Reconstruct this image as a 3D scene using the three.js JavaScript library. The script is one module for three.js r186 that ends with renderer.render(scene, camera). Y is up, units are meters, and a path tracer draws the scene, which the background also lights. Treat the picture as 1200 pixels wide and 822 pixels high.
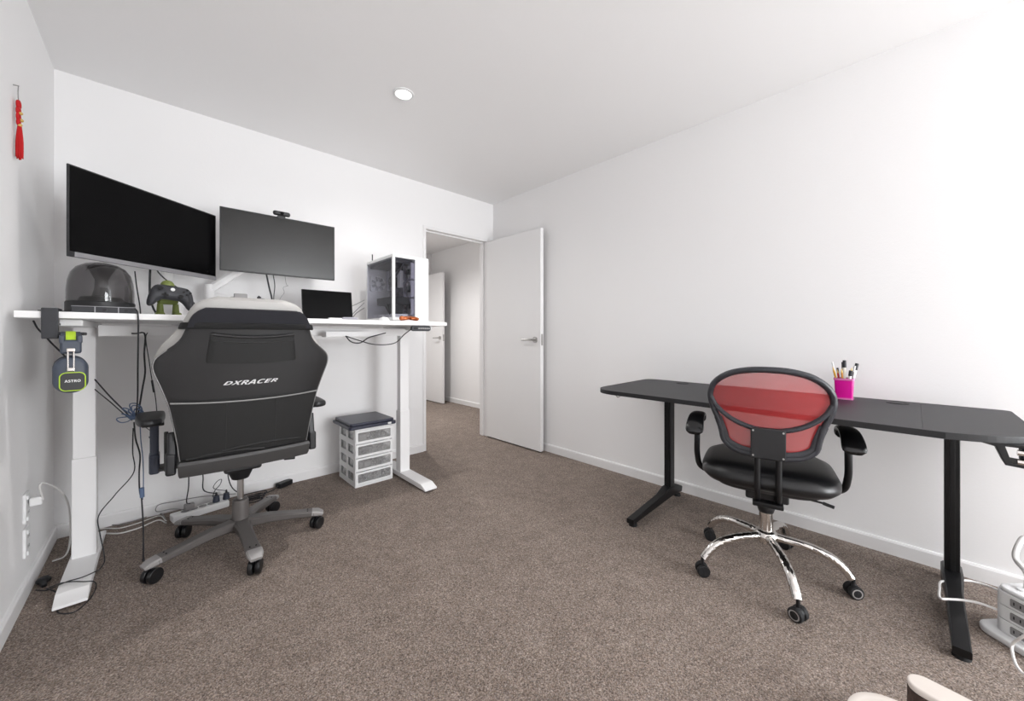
import * as THREE from 'three';
import { RoundedBoxGeometry } from 'three/addons/geometries/RoundedBoxGeometry.js';
import { mergeGeometries, toCreasedNormals, mergeVertices } from 'three/addons/utils/BufferGeometryUtils.js';
import { RectAreaLightUniformsLib } from 'three/addons/lights/RectAreaLightUniformsLib.js';
import { FontLoader } from 'three/addons/loaders/FontLoader.js';
import { TextGeometry } from 'three/addons/geometries/TextGeometry.js';

// ------------------------------------------------------------------ camera, light, exposure
const scene = new THREE.Scene();
const FOCAL = 441, CX = 600, CY = 393, EYE = 1.04, YAW = Math.atan(413 / 441);
const camera = new THREE.PerspectiveCamera(2 * Math.atan(411 / FOCAL) * 180 / Math.PI, 1200 / 822, 0.02, 100);
camera.position.set(0, EYE, 0);
camera.rotation.set(0, -YAW, 0);
camera.setViewOffset(1200, 822, 0, 18, 1200, 822);
scene.background = new THREE.Color().setRGB(0.86, 0.93, 1.0);
scene.backgroundIntensity = 2;
const renderer = new THREE.WebGLRenderer({ antialias: true });
renderer.toneMapping = THREE.LinearToneMapping;
renderer.toneMappingExposure = 1.07;
renderer.shadowMap.enabled = true;
RectAreaLightUniformsLib.init();
// daylight entering through the front window; the right wall window is added to even the light
const WIN = { x0: 1.3, x1: 2.48, y0: 0.04, y1: 2.05, z: 3.2 };
const WIN2 = { z0: 1.2, z1: 2.9, y0: 0.04, y1: 2.1, x: 2.538 };  // unseen opening added to light the left wall and spare the right
const daylightThrough = (w, h, [x, y, z], [tx, ty, tz], nits) => {
  const l = new THREE.RectAreaLight(new THREE.Color().setRGB(0.97, 0.985, 1.0), nits, w, h);
  l.position.set(x, y, z); l.lookAt(tx, ty, tz); scene.add(l);
};
daylightThrough(WIN.x1 - WIN.x0 - 0.1, WIN.y1 - WIN.y0 - 0.1, [(WIN.x0 + WIN.x1) / 2, (WIN.y0 + WIN.y1) / 2, WIN.z - 0.01], [(WIN.x0 + WIN.x1) / 2, (WIN.y0 + WIN.y1) / 2, -5], 17.5);
daylightThrough(WIN2.z1 - WIN2.z0 - 0.1, WIN2.y1 - WIN2.y0 - 0.1, [WIN2.x - 0.01, (WIN2.y0 + WIN2.y1) / 2, (WIN2.z0 + WIN2.z1) / 2], [-5, (WIN2.y0 + WIN2.y1) / 2, (WIN2.z0 + WIN2.z1) / 2], 3);
const LAMP_CD = 4;

// ------------------------------------------------------------------ helpers
let seed = 20240611;
const rnd = () => { seed = (seed * 1664525 + 1013904223) >>> 0; return seed / 4294967296; };
const V = (x, y, z) => new THREE.Vector3(x, y, z);
const S = Math.sin(YAW), C = Math.cos(YAW), PI = Math.PI;
const rayOf = (x, y) => { const u = (x - CX) / FOCAL, v = (CY - y) / FOCAL; return [S + u * C, v, -(C - u * S)]; };
const onZ = (x, y, z) => { const r = rayOf(x, y), d = z / r[2]; return V(r[0] * d, EYE + r[1] * d, z); };
const onY = (x, y, h) => { const r = rayOf(x, y), d = (h - EYE) / r[1]; return V(r[0] * d, h, r[2] * d); };
const onX = (x, y, X) => { const r = rayOf(x, y), d = X / r[0]; return V(X, EYE + r[1] * d, r[2] * d); };

const box = (w, h, d, r = 0.003, seg = 2) => r > 0 ? new RoundedBoxGeometry(w, h, d, seg, Math.min(r, w / 2.01, h / 2.01, d / 2.01)) : new THREE.BoxGeometry(w, h, d);
const at = (g, x, y, z) => g.translate(x, y, z);
const boxAt = (x0, x1, y0, y1, z0, z1, r = 0) => at(box(x1 - x0, y1 - y0, z1 - z0, r), (x0 + x1) / 2, (y0 + y1) / 2, (z0 + z1) / 2);
const cyl = (r1, r2, h, seg = 28) => new THREE.CylinderGeometry(r1, r2, h, seg);
const lathe = (pts, seg = 40) => new THREE.LatheGeometry(pts.map(([a, b]) => new THREE.Vector2(a, b)), seg);
const tube = (pts, r, n = 0, closed = false, rs = 8, tension = 0.5) => {
  const c = new THREE.CatmullRomCurve3(pts.map((p) => (p.isVector3 ? p : V(...p))), closed, 'centripetal', tension);
  return new THREE.TubeGeometry(c, n || Math.max(10, pts.length * 8), r, rs, closed);
};
// a rod with rounded ends
const rod = (a, b, r, seg = 12) => {
  const A = a.isVector3 ? a : V(...a), B = b.isVector3 ? b : V(...b), d = B.clone().sub(A), L = d.length();
  const g = cyl(r, r, L, seg); g.translate(0, L / 2, 0);
  g.applyQuaternion(new THREE.Quaternion().setFromUnitVectors(V(0, 1, 0), d.normalize())); g.translate(A.x, A.y, A.z); return g;
};
const rrect = (w, h, r, x = 0, y = 0) => {
  const s = new THREE.Shape(), a = w / 2, b = h / 2; r = Math.min(r, a, b);
  s.moveTo(x - a + r, y - b); s.lineTo(x + a - r, y - b); s.absarc(x + a - r, y - b + r, r, -PI / 2, 0); s.lineTo(x + a, y + b - r); s.absarc(x + a - r, y + b - r, r, 0, PI / 2);
  s.lineTo(x - a + r, y + b); s.absarc(x - a + r, y + b - r, r, PI / 2, PI); s.lineTo(x - a, y - b + r); s.absarc(x - a + r, y - b + r, r, PI, 1.5 * PI); return s;
};
const hole = (shape, h) => { shape.holes.push(h); return shape; };
const ext = (shape, depth, bevel = 0.002, curve = 10) => {
  const g = new THREE.ExtrudeGeometry(shape, { depth: depth - 2 * bevel, bevelEnabled: bevel > 0, bevelThickness: bevel, bevelSize: bevel, bevelOffset: -bevel, bevelSegments: 2, curveSegments: curve });
  g.translate(0, 0, bevel - depth / 2); return g;
};
// closed loops of equal length joined into a solid
const loft = (loops, { caps = true, closedLoop = true, crease = 0.7 } = {}) => {
  const n = loops[0].length, pos = [], idx = [];
  loops.forEach((l) => l.forEach((p) => pos.push(p.x, p.y, p.z)));
  for (let i = 0; i < loops.length - 1; i++) for (let j = 0; j < (closedLoop ? n : n - 1); j++) {
    const a = i * n + j, b = i * n + (j + 1) % n, c = a + n, d = b + n; idx.push(a, b, d, a, d, c);
  }
  if (caps && closedLoop) for (const [base, flip] of [[0, true], [(loops.length - 1) * n, false]]) {
    const m = V(0, 0, 0); for (let j = 0; j < n; j++) m.add(V(pos[3 * (base + j)], pos[3 * (base + j) + 1], pos[3 * (base + j) + 2])); m.divideScalar(n);
    const k = pos.length / 3; pos.push(m.x, m.y, m.z);
    for (let j = 0; j < n; j++) { const a = base + j, b = base + (j + 1) % n; flip ? idx.push(k, b, a) : idx.push(k, a, b); }
  }
  const g = new THREE.BufferGeometry();
  g.setAttribute('position', new THREE.Float32BufferAttribute(pos, 3)); g.setIndex(idx); g.computeVertexNormals();
  return crease > 0 ? toCreasedNormals(g, crease) : g;
};
// bar of chamfered rectangular section through stations [point, width, height]; runs mainly horizontally
const bar = (stations, chamfer = 0.2) => {
  const loops = stations.map(([p, w, h], i) => {
    const P0 = V(...p), a = V(...stations[Math.max(0, i - 1)][0]), b = V(...stations[Math.min(stations.length - 1, i + 1)][0]);
    const t = b.sub(a).normalize(), side = V(0, 1, 0).cross(t).normalize(), up = t.clone().cross(side).normalize(), c = Math.min(w, h) * chamfer;
    return [[-w / 2 + c, -h / 2], [w / 2 - c, -h / 2], [w / 2, -h / 2 + c], [w / 2, h / 2 - c], [w / 2 - c, h / 2], [-w / 2 + c, h / 2], [-w / 2, h / 2 - c], [-w / 2, -h / 2 + c]]
      .map(([x, y]) => P0.clone().addScaledVector(side, x).addScaledVector(up, y));
  });
  return loft(loops, { crease: 0.5 });
};
const smooth = (g, ang = 0.7) => { g.deleteAttribute('uv'); g.deleteAttribute('normal'); const m = mergeVertices(g, 1e-5); m.computeVertexNormals(); return toCreasedNormals(m, ang); };
const warp = (g, fn, ang = 0.7) => { const p = g.attributes.position, v = V(0, 0, 0); for (let i = 0; i < p.count; i++) { v.fromBufferAttribute(p, i); fn(v); p.setXYZ(i, v.x, v.y, v.z); } return smooth(g, ang); };
// uv in metres from the way each face points
function metreUV(g) {
  const p = g.attributes.position, uv = new Float32Array(p.count * 2), a = V(0, 0, 0), b = V(0, 0, 0), c = V(0, 0, 0);
  for (let i = 0; i < p.count; i += 3) {
    a.fromBufferAttribute(p, i); b.fromBufferAttribute(p, i + 1); c.fromBufferAttribute(p, i + 2);
    const n = b.clone().sub(a).cross(c.clone().sub(a)), x = Math.abs(n.x), y = Math.abs(n.y), z = Math.abs(n.z);
    [a, b, c].forEach((q, k) => { const [u, w] = y >= x && y >= z ? [q.x, q.z] : x >= z ? [q.z, q.y] : [q.x, q.y]; uv[2 * (i + k)] = u; uv[2 * (i + k) + 1] = w; });
  }
  g.setAttribute('uv', new THREE.BufferAttribute(uv, 2)); return g;
}
const merged = (geos) => {
  const list = (Array.isArray(geos) ? geos : [geos]).map((g) => { const n = g.index ? g.toNonIndexed() : g.clone(); for (const k of Object.keys(n.attributes)) if (k !== 'position' && k !== 'normal') n.deleteAttribute(k); n.morphAttributes = {}; return n; });
  return metreUV(list.length > 1 ? mergeGeometries(list) : list[0]);
};
const used = {};
const numbered = (n) => { if (!(n in used)) { used[n] = 0; return n; } used[n]++; return n + '_' + String(used[n]).padStart(3, '0'); };
function part(name, geos, material, parent) { const m = new THREE.Mesh(merged(geos), material); m.name = name; m.castShadow = m.receiveShadow = true; parent.add(m); return m; }
function thing(name, label, category, [x, y, z] = [0, 0, 0], turn = 0, group) {
  const o = new THREE.Group(); o.name = numbered(name); scene.add(o); o.position.set(x, y, z); o.rotation.y = turn; o.userData = { label, category }; if (group) o.userData.group = group; return o;
}
function solo(name, geos, material, label, category, group) { const m = part(numbered(name), geos, material, scene); m.userData = { label, category }; if (group) m.userData.group = group; return m; }
function struct(name, geos, material, label, parent = scene) { const m = part(name, geos, material, parent); if (parent === scene) { m.userData = { kind: 'structure', label, category: name.split('_')[0] }; } return m; }
function structGroup(name, label, [x, y, z] = [0, 0, 0], turn = 0) { const o = new THREE.Group(); o.name = name; scene.add(o); o.position.set(x, y, z); o.rotation.y = turn; o.userData = { kind: 'structure', label, category: name.split('_')[0] }; return o; }
const copyOf = (o, pos, turn, label) => { const c = o.clone(); c.name = numbered(o.name); scene.add(c); c.position.set(...pos); c.rotation.y = turn; c.userData = { ...o.userData, label: label || o.userData.label }; return c; };

// ------------------------------------------------------------------ procedural textures and materials
function noiseTexture(n, fn, srgb, repeatMetres) {
  const data = new Uint8Array(n * n * 4);
  for (let y = 0; y < n; y++) for (let x = 0; x < n; x++) { const c = fn(x, y); const k = 4 * (y * n + x); data[k] = c[0]; data[k + 1] = c[1]; data[k + 2] = c[2]; data[k + 3] = 255; }
  const t = new THREE.DataTexture(data, n, n, THREE.RGBAFormat); t.wrapS = t.wrapT = THREE.RepeatWrapping; t.magFilter = THREE.LinearFilter; t.minFilter = THREE.LinearMipmapLinearFilter; t.generateMipmaps = true;
  if (srgb) t.colorSpace = THREE.SRGBColorSpace; t.repeat.set(1 / repeatMetres, 1 / repeatMetres); t.needsUpdate = true; return t;
}
// tiling value noise with period p cells over n pixels
function valueNoise(n, p) {
  const g = Float32Array.from({ length: p * p }, () => rnd());
  return (x, y) => { const fx = x / n * p, fy = y / n * p, i = Math.floor(fx), j = Math.floor(fy), u = fx - i, v = fy - j, su = u * u * (3 - 2 * u), sv = v * v * (3 - 2 * v), q = (a, b) => g[(b % p) * p + (a % p)];
    return (q(i, j) * (1 - su) + q(i + 1, j) * su) * (1 - sv) + (q(i, j + 1) * (1 - su) + q(i + 1, j + 1) * su) * sv; };
}
const clamp255 = (v) => Math.max(0, Math.min(255, Math.round(v)));
const CN = 1024, cA = valueNoise(CN, 470), cB = valueNoise(CN, 340), cC = valueNoise(CN, 24), cD = valueNoise(CN, 7), cE = valueNoise(CN, 512);
const carpetHeight = (x, y) => 0.55 * cA(x, y) + 0.45 * cE(x, y);
const carpetMap = noiseTexture(CN, (x, y) => {
  const t = (carpetHeight(x, y) - 0.5) * 1.5 + (cB(x, y) - 0.5) * 0.75 + (cC(x, y) - 0.5) * 0.14 + (cD(x, y) - 0.5) * 0.08, k = (cB(y, x) - 0.5) * 12;
  return [clamp255(130 + 74 * t + k * 0.6), clamp255(117 + 72 * t), clamp255(108 + 70 * t - k * 0.5)];
}, true, 1.05);
const carpetBump = noiseTexture(CN, (x, y) => { const v = clamp255(255 * carpetHeight(x, y)); return [v, v, v]; }, false, 1.05);
const wA = valueNoise(512, 128), wB = valueNoise(512, 40);
const paintBump = noiseTexture(512, (x, y) => { const v = clamp255(255 * (0.6 * wA(x, y) + 0.4 * wB(x, y))); return [v, v, v]; }, false, 0.6);
const lA = valueNoise(256, 64), lB = valueNoise(256, 96);
const grainBump = noiseTexture(256, (x, y) => { const v = clamp255(255 * (0.5 * lA(x, y) + 0.5 * lB(x, y))); return [v, v, v]; }, false, 0.08);
const weaveBump = noiseTexture(128, (x, y) => { const v = clamp255(127 + 120 * Math.sin(x / 128 * 2 * PI * 16) * Math.sin(y / 128 * 2 * PI * 16)); return [v, v, v]; }, false, 0.03);
const tone = (hex, amp) => { const c = new THREE.Color(hex), n = valueNoise(256, 48), m = valueNoise(256, 9), r = c.r, g = c.g, b = c.b; const to = (v) => 255 * (v <= 0.0031308 ? v * 12.92 : 1.055 * Math.pow(v, 1 / 2.4) - 0.055);
  return noiseTexture(256, (x, y) => { const k = 1 + amp * ((n(x, y) - 0.5) + (m(x, y) - 0.5)); return [clamp255(to(r) * k), clamp255(to(g) * k), clamp255(to(b) * k)]; }, true, 0.25); };

const std = (o) => new THREE.MeshStandardMaterial({ side: THREE.DoubleSide, ...o });
const phys = (o) => new THREE.MeshPhysicalMaterial({ side: THREE.DoubleSide, ...o });
const M = {
  carpet: std({ map: carpetMap, bumpMap: carpetBump, bumpScale: 0.002, roughness: 1 }),
  wall: std({ color: 0xf4f3f3, roughness: 0.85, bumpMap: paintBump, bumpScale: 0.00025 }),
  ceiling: std({ color: 0xf6f5f5, roughness: 0.92, bumpMap: paintBump, bumpScale: 0.0002 }),
  gloss: std({ color: 0xf0efef, roughness: 0.38 }),
  doorPaint: std({ color: 0xefeeee, roughness: 0.45, bumpMap: paintBump, bumpScale: 0.00012 }),
  steel: std({ color: 0xb9b7b5, metalness: 1, roughness: 0.28 }),
  chrome: std({ color: 0xd8d4d0, metalness: 1, roughness: 0.14 }),
  deskWhite: std({ color: 0xf4f3f3, roughness: 0.35, bumpMap: grainBump, bumpScale: 0.00006 }),
  whiteMetal: std({ color: 0xf1f0f0, roughness: 0.42 }),
  whitePlastic: std({ color: 0xebebeb, roughness: 0.4 }),
  blackPlastic: std({ color: 0x17171a, roughness: 0.45, bumpMap: grainBump, bumpScale: 0.0001 }),
  darkPlastic: std({ color: 0x2a2b30, roughness: 0.5, bumpMap: grainBump, bumpScale: 0.0001 }),
  casterBlack: std({ color: 0x151517, roughness: 0.28 }),
  rubber: std({ color: 0x121214, roughness: 0.75 }),
  screenGloss: phys({ color: 0x060607, roughness: 0.22, specularIntensity: 0.22 }),
  screenMatte: phys({ color: 0x191918, roughness: 0.24, specularIntensity: 1.0 }),
  bezelSilver: std({ color: 0x98979a, metalness: 0.6, roughness: 0.4 }),
  leather: std({ color: 0x212021, roughness: 0.5, bumpMap: grainBump, bumpScale: 0.0004 }),
  leatherDark: std({ color: 0x131313, roughness: 0.62, bumpMap: grainBump, bumpScale: 0.0004 }),
  leatherGrey: std({ color: 0x444343, roughness: 0.5, bumpMap: grainBump, bumpScale: 0.0004 }),
  paleLeather: std({ color: 0xbdbbb8, roughness: 0.55, bumpMap: grainBump, bumpScale: 0.0003 }),
  strap: std({ color: 0x131314, roughness: 0.8, bumpMap: weaveBump, bumpScale: 0.0004 }),
  strapCloth: std({ color: 0x222228, roughness: 0.85, bumpMap: weaveBump, bumpScale: 0.0004 }),
  piping: std({ color: 0x8d8c8b, roughness: 0.5 }),
  baseGrey: std({ color: 0x64605e, roughness: 0.42, metalness: 0.2, bumpMap: grainBump, bumpScale: 0.00008 }),
  baseCap: std({ color: 0x9c9998, roughness: 0.4, metalness: 0.2 }),
  armNavy: std({ color: 0x353a48, roughness: 0.5 }),
  logo: std({ color: 0xdddddd, roughness: 0.5 }),
  redMesh: phys({ color: 0xb5292b, roughness: 0.75, transparent: true, opacity: 0.66, bumpMap: weaveBump, bumpScale: 0.0005 }),
  frameNavy: std({ color: 0x2c2d33, roughness: 0.38 }),
  vinyl: std({ color: 0x101012, roughness: 0.32, bumpMap: grainBump, bumpScale: 0.0003 }),
  armGloss: std({ color: 0x141416, roughness: 0.24 }),
  blackDesk: std({ map: tone(0x18181b, 0.12), roughness: 0.5, bumpMap: grainBump, bumpScale: 0.0002 }),
  blackSteel: std({ color: 0x111113, roughness: 0.4, metalness: 0.3 }),
  pink: phys({ color: 0xe600a0, roughness: 0.3, transmission: 0.15, thickness: 0 }),
  pinkRim: phys({ color: 0xf08ac8, roughness: 0.25, transmission: 0.25, thickness: 0 }),
  navyLid: std({ color: 0x2b2d3e, roughness: 0.35 }),
  frosted: phys({ color: 0xf4f4f4, roughness: 0.12, transmission: 0.86, thickness: 0 }),
  glass: phys({ color: 0xffffff, roughness: 0.03, transmission: 1, thickness: 0, ior: 1.45 }),
  tintGlass: phys({ color: 0xe6e6ea, specularIntensity: 0.35, roughness: 0.04, transmission: 1, thickness: 0, ior: 1.45 }),
  smoke: phys({ color: 0xaeacad, roughness: 0.05, transmission: 1, thickness: 0, ior: 1.5 }),
  green: std({ color: 0x6f7a3c, roughness: 0.55 }),
  lime: std({ color: 0xb4d631, roughness: 0.5 }),
  headsetNavy: std({ color: 0x3e4552, roughness: 0.5 }),
  red: std({ color: 0xc00d14, roughness: 0.75 }),
  gold: std({ color: 0xd8b56a, roughness: 0.4, metalness: 0.5 }),
  copper: phys({ color: 0xb05a26, roughness: 0.18, metalness: 0.55, clearcoat: 0.6 }),
  cableBlack: std({ color: 0x26262a, roughness: 0.6 }),
  cableBlue: std({ color: 0x5a6e8e, roughness: 0.55 }),
  cableWhite: std({ color: 0xe6e4e2, roughness: 0.5 }),
  cableGrey: std({ color: 0x8e8c8c, roughness: 0.55 }),
  brownWood: std({ map: tone(0x3b2d27, 0.5), roughness: 0.55, bumpMap: grainBump, bumpScale: 0.0004 }),
  cream: std({ color: 0xd9d0c8, roughness: 0.5 }),
  alu: std({ color: 0x6d7074, metalness: 0.5, roughness: 0.45 }),
  glow: std({ color: 0xffffff, emissive: 0xffffff, emissiveIntensity: 3.0, roughness: 0.6 }),
  board: std({ roughness: 0.5, map: tone(0x4c4a55, 0.9) }),
  lilac: std({ color: 0xa5a3ad, roughness: 0.5 }),
};

// ------------------------------------------------------------------ room shell
const XL = -0.393, XR = 2.538, ZB = -3.0, ZF = WIN.z, H = 2.4, T = 0.12;
const DX0 = 1.748, DX1 = 2.452, DH = 1.998, HALL_R = 3.32, HALL_L = 1.45, HALL_B = -5.52;
struct('floor', boxAt(XL - T, HALL_R + T, -0.06, 0, HALL_B - T, ZF + T), M.carpet, 'speckled brown grey carpet running through the doorway');
struct('ceiling', boxAt(XL - T, HALL_R + T, H, H + 0.1, HALL_B - T, ZF + T), M.ceiling, 'plain white painted ceiling');
struct('wall_left', boxAt(XL - T, XL, 0, H, ZB, ZF), M.wall, 'white wall with the hanging red tassel');
struct('wall_back', [boxAt(XL - T, DX0 - 0.0285, 0, H, ZB - 0.11, ZB), boxAt(DX0 - 0.0285, DX1 + 0.0285, DH + 0.0305, H, ZB - 0.11, ZB), boxAt(DX1 + 0.0285, HALL_R, 0, H, ZB - 0.11, ZB)], M.wall, 'white wall behind the standing desk with the doorway');
struct('wall_right', [boxAt(XR, XR + T, 0, H, ZB, WIN2.z0), boxAt(XR, XR + T, 0, H, WIN2.z1, ZF), boxAt(XR, XR + T, 0, WIN2.y0, WIN2.z0, WIN2.z1), boxAt(XR, XR + T, WIN2.y1, H, WIN2.z0, WIN2.z1)], M.wall, 'plain white wall behind the black desk');
struct('wall_front', [boxAt(XL - T, WIN.x0, 0, H, ZF, ZF + T), boxAt(WIN.x1, XR + T, 0, H, ZF, ZF + T), boxAt(WIN.x0, WIN.x1, 0, WIN.y0, ZF, ZF + T), boxAt(WIN.x0, WIN.x1, WIN.y1, H, ZF, ZF + T)], M.wall, 'white wall with the window');
struct('wall_hall_right', boxAt(HALL_R, HALL_R + T, 0, H, HALL_B, ZB - 0.11), M.wall, 'white hallway wall seen through the doorway');
struct('wall_hall_back', boxAt(HALL_L - T, HALL_R + T, 0, H, HALL_B - T, HALL_B), M.wall, 'white wall at the end of the hallway');
struct('wall_hall_left', boxAt(HALL_L - T, HALL_L, 0, H, HALL_B, ZB - 0.11), M.wall, 'white wall on the near side of the hallway');
const skirt = (len) => { const s = new THREE.Shape(); s.moveTo(0, 0); s.lineTo(0.012, 0); s.lineTo(0.012, 0.058); s.lineTo(0.008, 0.066); s.lineTo(0, 0.068); s.closePath(); return new THREE.ExtrudeGeometry(s, { depth: len, bevelEnabled: false }); };
struct('baseboard_left', at(skirt(ZF - ZB), XL, 0, ZB), M.gloss, 'white skirting along the left wall');
struct('baseboard_right', at(skirt(WIN2.z0 - ZB).rotateY(PI), XR, 0, WIN2.z0), M.gloss, 'white skirting behind the black desk');
struct('baseboard_back', at(skirt(DX0 - 0.03 - XL - 0.012).rotateY(-PI / 2), DX0 - 0.03, 0, ZB), M.gloss, 'white skirting behind the standing desk');
struct('baseboard_hall_right', at(skirt(ZB - 0.11 - HALL_B).rotateY(PI), HALL_R, 0, ZB - 0.11), M.gloss, 'white skirting in the hallway');
// door frame: jamb lining, stop and narrow face strips
{
  const t = structGroup('trim_1', 'white painted door frame around the hallway doorway');
  const z0 = ZB - 0.115, z1 = ZB + 0.006;
  part('jamb', [boxAt(DX0 - 0.028, DX0, 0, DH, z0, z1, 0.002)], M.gloss, t);
  part('jamb', [boxAt(DX1, DX1 + 0.028, 0, DH, z0, z1, 0.002)], M.gloss, t);
  part('head_jamb', [boxAt(DX0 - 0.028, DX1 + 0.028, DH + 0.0002, DH + 0.03, z0, z1, 0.002)], M.gloss, t);
  part('door_stop', [boxAt(DX0, DX0 + 0.012, 0, DH, z0 + 0.03, ZB - 0.045, 0.002)], M.gloss, t);
  part('door_stop', [boxAt(DX1 - 0.012, DX1, 0, DH, z0 + 0.03, ZB - 0.045, 0.002)], M.gloss, t);
  part('door_stop', [boxAt(DX0 + 0.012, DX1 - 0.012, DH - 0.012, DH, z0 + 0.03, ZB - 0.045, 0.002)], M.gloss, t);
}
// door leaf in local axes: hinge line at origin, leaf runs along +z, thickness along +x, visible face at x = 0
function makeDoor(name, label, pos, turn, w, hx, lever) {
  const d = structGroup(name, label, pos, turn);
  part('door_leaf', boxAt(0, 0.038, 0.012, 1.988, 0.004, w, 0.002), M.doorPaint, d);
  const hz = w - 0.062, hy = 1.0;
  for (const sx of [-1, 1]) {
    const x0 = sx < 0 ? 0 : 0.038;
    const rose = part('door_handle', [at(cyl(0.027, 0.027, 0.01, 32).rotateZ(PI / 2), x0 + sx * 0.005, hy, hz), rod([x0 + sx * 0.008, hy, hz], [x0 + sx * 0.05, hy, hz], 0.009),
      tube([[x0 + sx * 0.045, hy, hz + 0.004], [x0 + sx * 0.05, hy, hz - 0.02], [x0 + sx * 0.05, hy - 0.001, hz - 0.07], [x0 + sx * 0.048, hy - 0.002, hz - 0.125]], 0.0085, 24, false, 10)], M.steel, d);
    rose.userData = { label: 'brushed steel lever handle' };
  }
  part('latch_plate', boxAt(0.008, 0.03, hy - 0.05, hy + 0.05, w - 0.001, w + 0.0012, 0.0004), M.steel, d);
  for (const y of [0.25, 1.75]) part('hinge', rod([0.03, y - 0.045, -0.003], [0.03, y + 0.045, -0.003], 0.006), M.steel, d);
  return d;
}
makeDoor('door_1', 'white flush door standing open against the right wall', [2.436, 0, ZB + 0.012], 0.012, 0.745);
makeDoor('door_2', 'white hallway door standing open beyond the doorway', [3.1, 0, -5.5], 0, 0.66);
// windows: frame, middle bar and two panes, built along local x and turned into place
function makeWindow(name, label, pos, turn, w, y0, y1) {
  const g = structGroup(name, label, pos, turn), f = 0.045, z0 = -0.09, z1 = -0.04;
  part('window_frame', [boxAt(-w / 2, -w / 2 + f, y0, y1, z0, z1), boxAt(w / 2 - f, w / 2, y0, y1, z0, z1), boxAt(-w / 2 + f, w / 2 - f, y0, y0 + f, z0, z1), boxAt(-w / 2 + f, w / 2 - f, y1 - f, y1, z0, z1), boxAt(-f / 2, f / 2, y0 + f, y1 - f, z0, z1)], M.alu, g);
  part('window_pane', boxAt(-w / 2 + f, -f / 2, y0 + f, y1 - f, -0.067, -0.063), M.glass, g);
  part('window_pane', boxAt(f / 2, w / 2 - f, y0 + f, y1 - f, -0.067, -0.063), M.glass, g);
}
makeWindow('window_1', 'aluminium framed window in the front wall', [(WIN.x0 + WIN.x1) / 2, 0, ZF], PI, WIN.x1 - WIN.x0, WIN.y0, WIN.y1);
makeWindow('window_added_2', 'added unseen aluminium framed window in the right wall, there to even the light', [XR, 0, (WIN2.z0 + WIN2.z1) / 2], -PI / 2, WIN2.z1 - WIN2.z0, WIN2.y0, WIN2.y1);

// ------------------------------------------------------------------ ceiling downlights
function downlight(x, z, label, cd) {
  const t = thing('ceiling_downlight', label, 'downlight', [x, H, z], 0, 'recessed ceiling downlights');
  part('trim_ring', lathe([[0.043, -0.001], [0.044, -0.006], [0.054, -0.007], [0.0575, -0.004], [0.058, 0]], 48), M.whitePlastic, t);
  part('lamp_diffuser', at(cyl(0.0435, 0.0435, 0.002, 48), 0, -0.003, 0), M.glow, t);
  const l = new THREE.SpotLight(0xfffdfb, cd, 0, PI * 0.43, 1, 2); l.position.set(0, -0.012, 0); l.target.position.set(0, -2, 0); l.castShadow = true; l.shadow.radius = 2.1; l.name = 'downlight_beam';
  t.add(l); t.add(l.target);
}
downlight(1.003, -1.964, 'round white recessed downlight glowing in the room ceiling before the doorway', LAMP_CD);
downlight(1.003, 1.9, 'round white recessed downlight in the room ceiling by the window', LAMP_CD * 0.6);
downlight(2.1, -4.2, 'round white recessed downlight in the hallway ceiling', LAMP_CD * 2.8);

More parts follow.
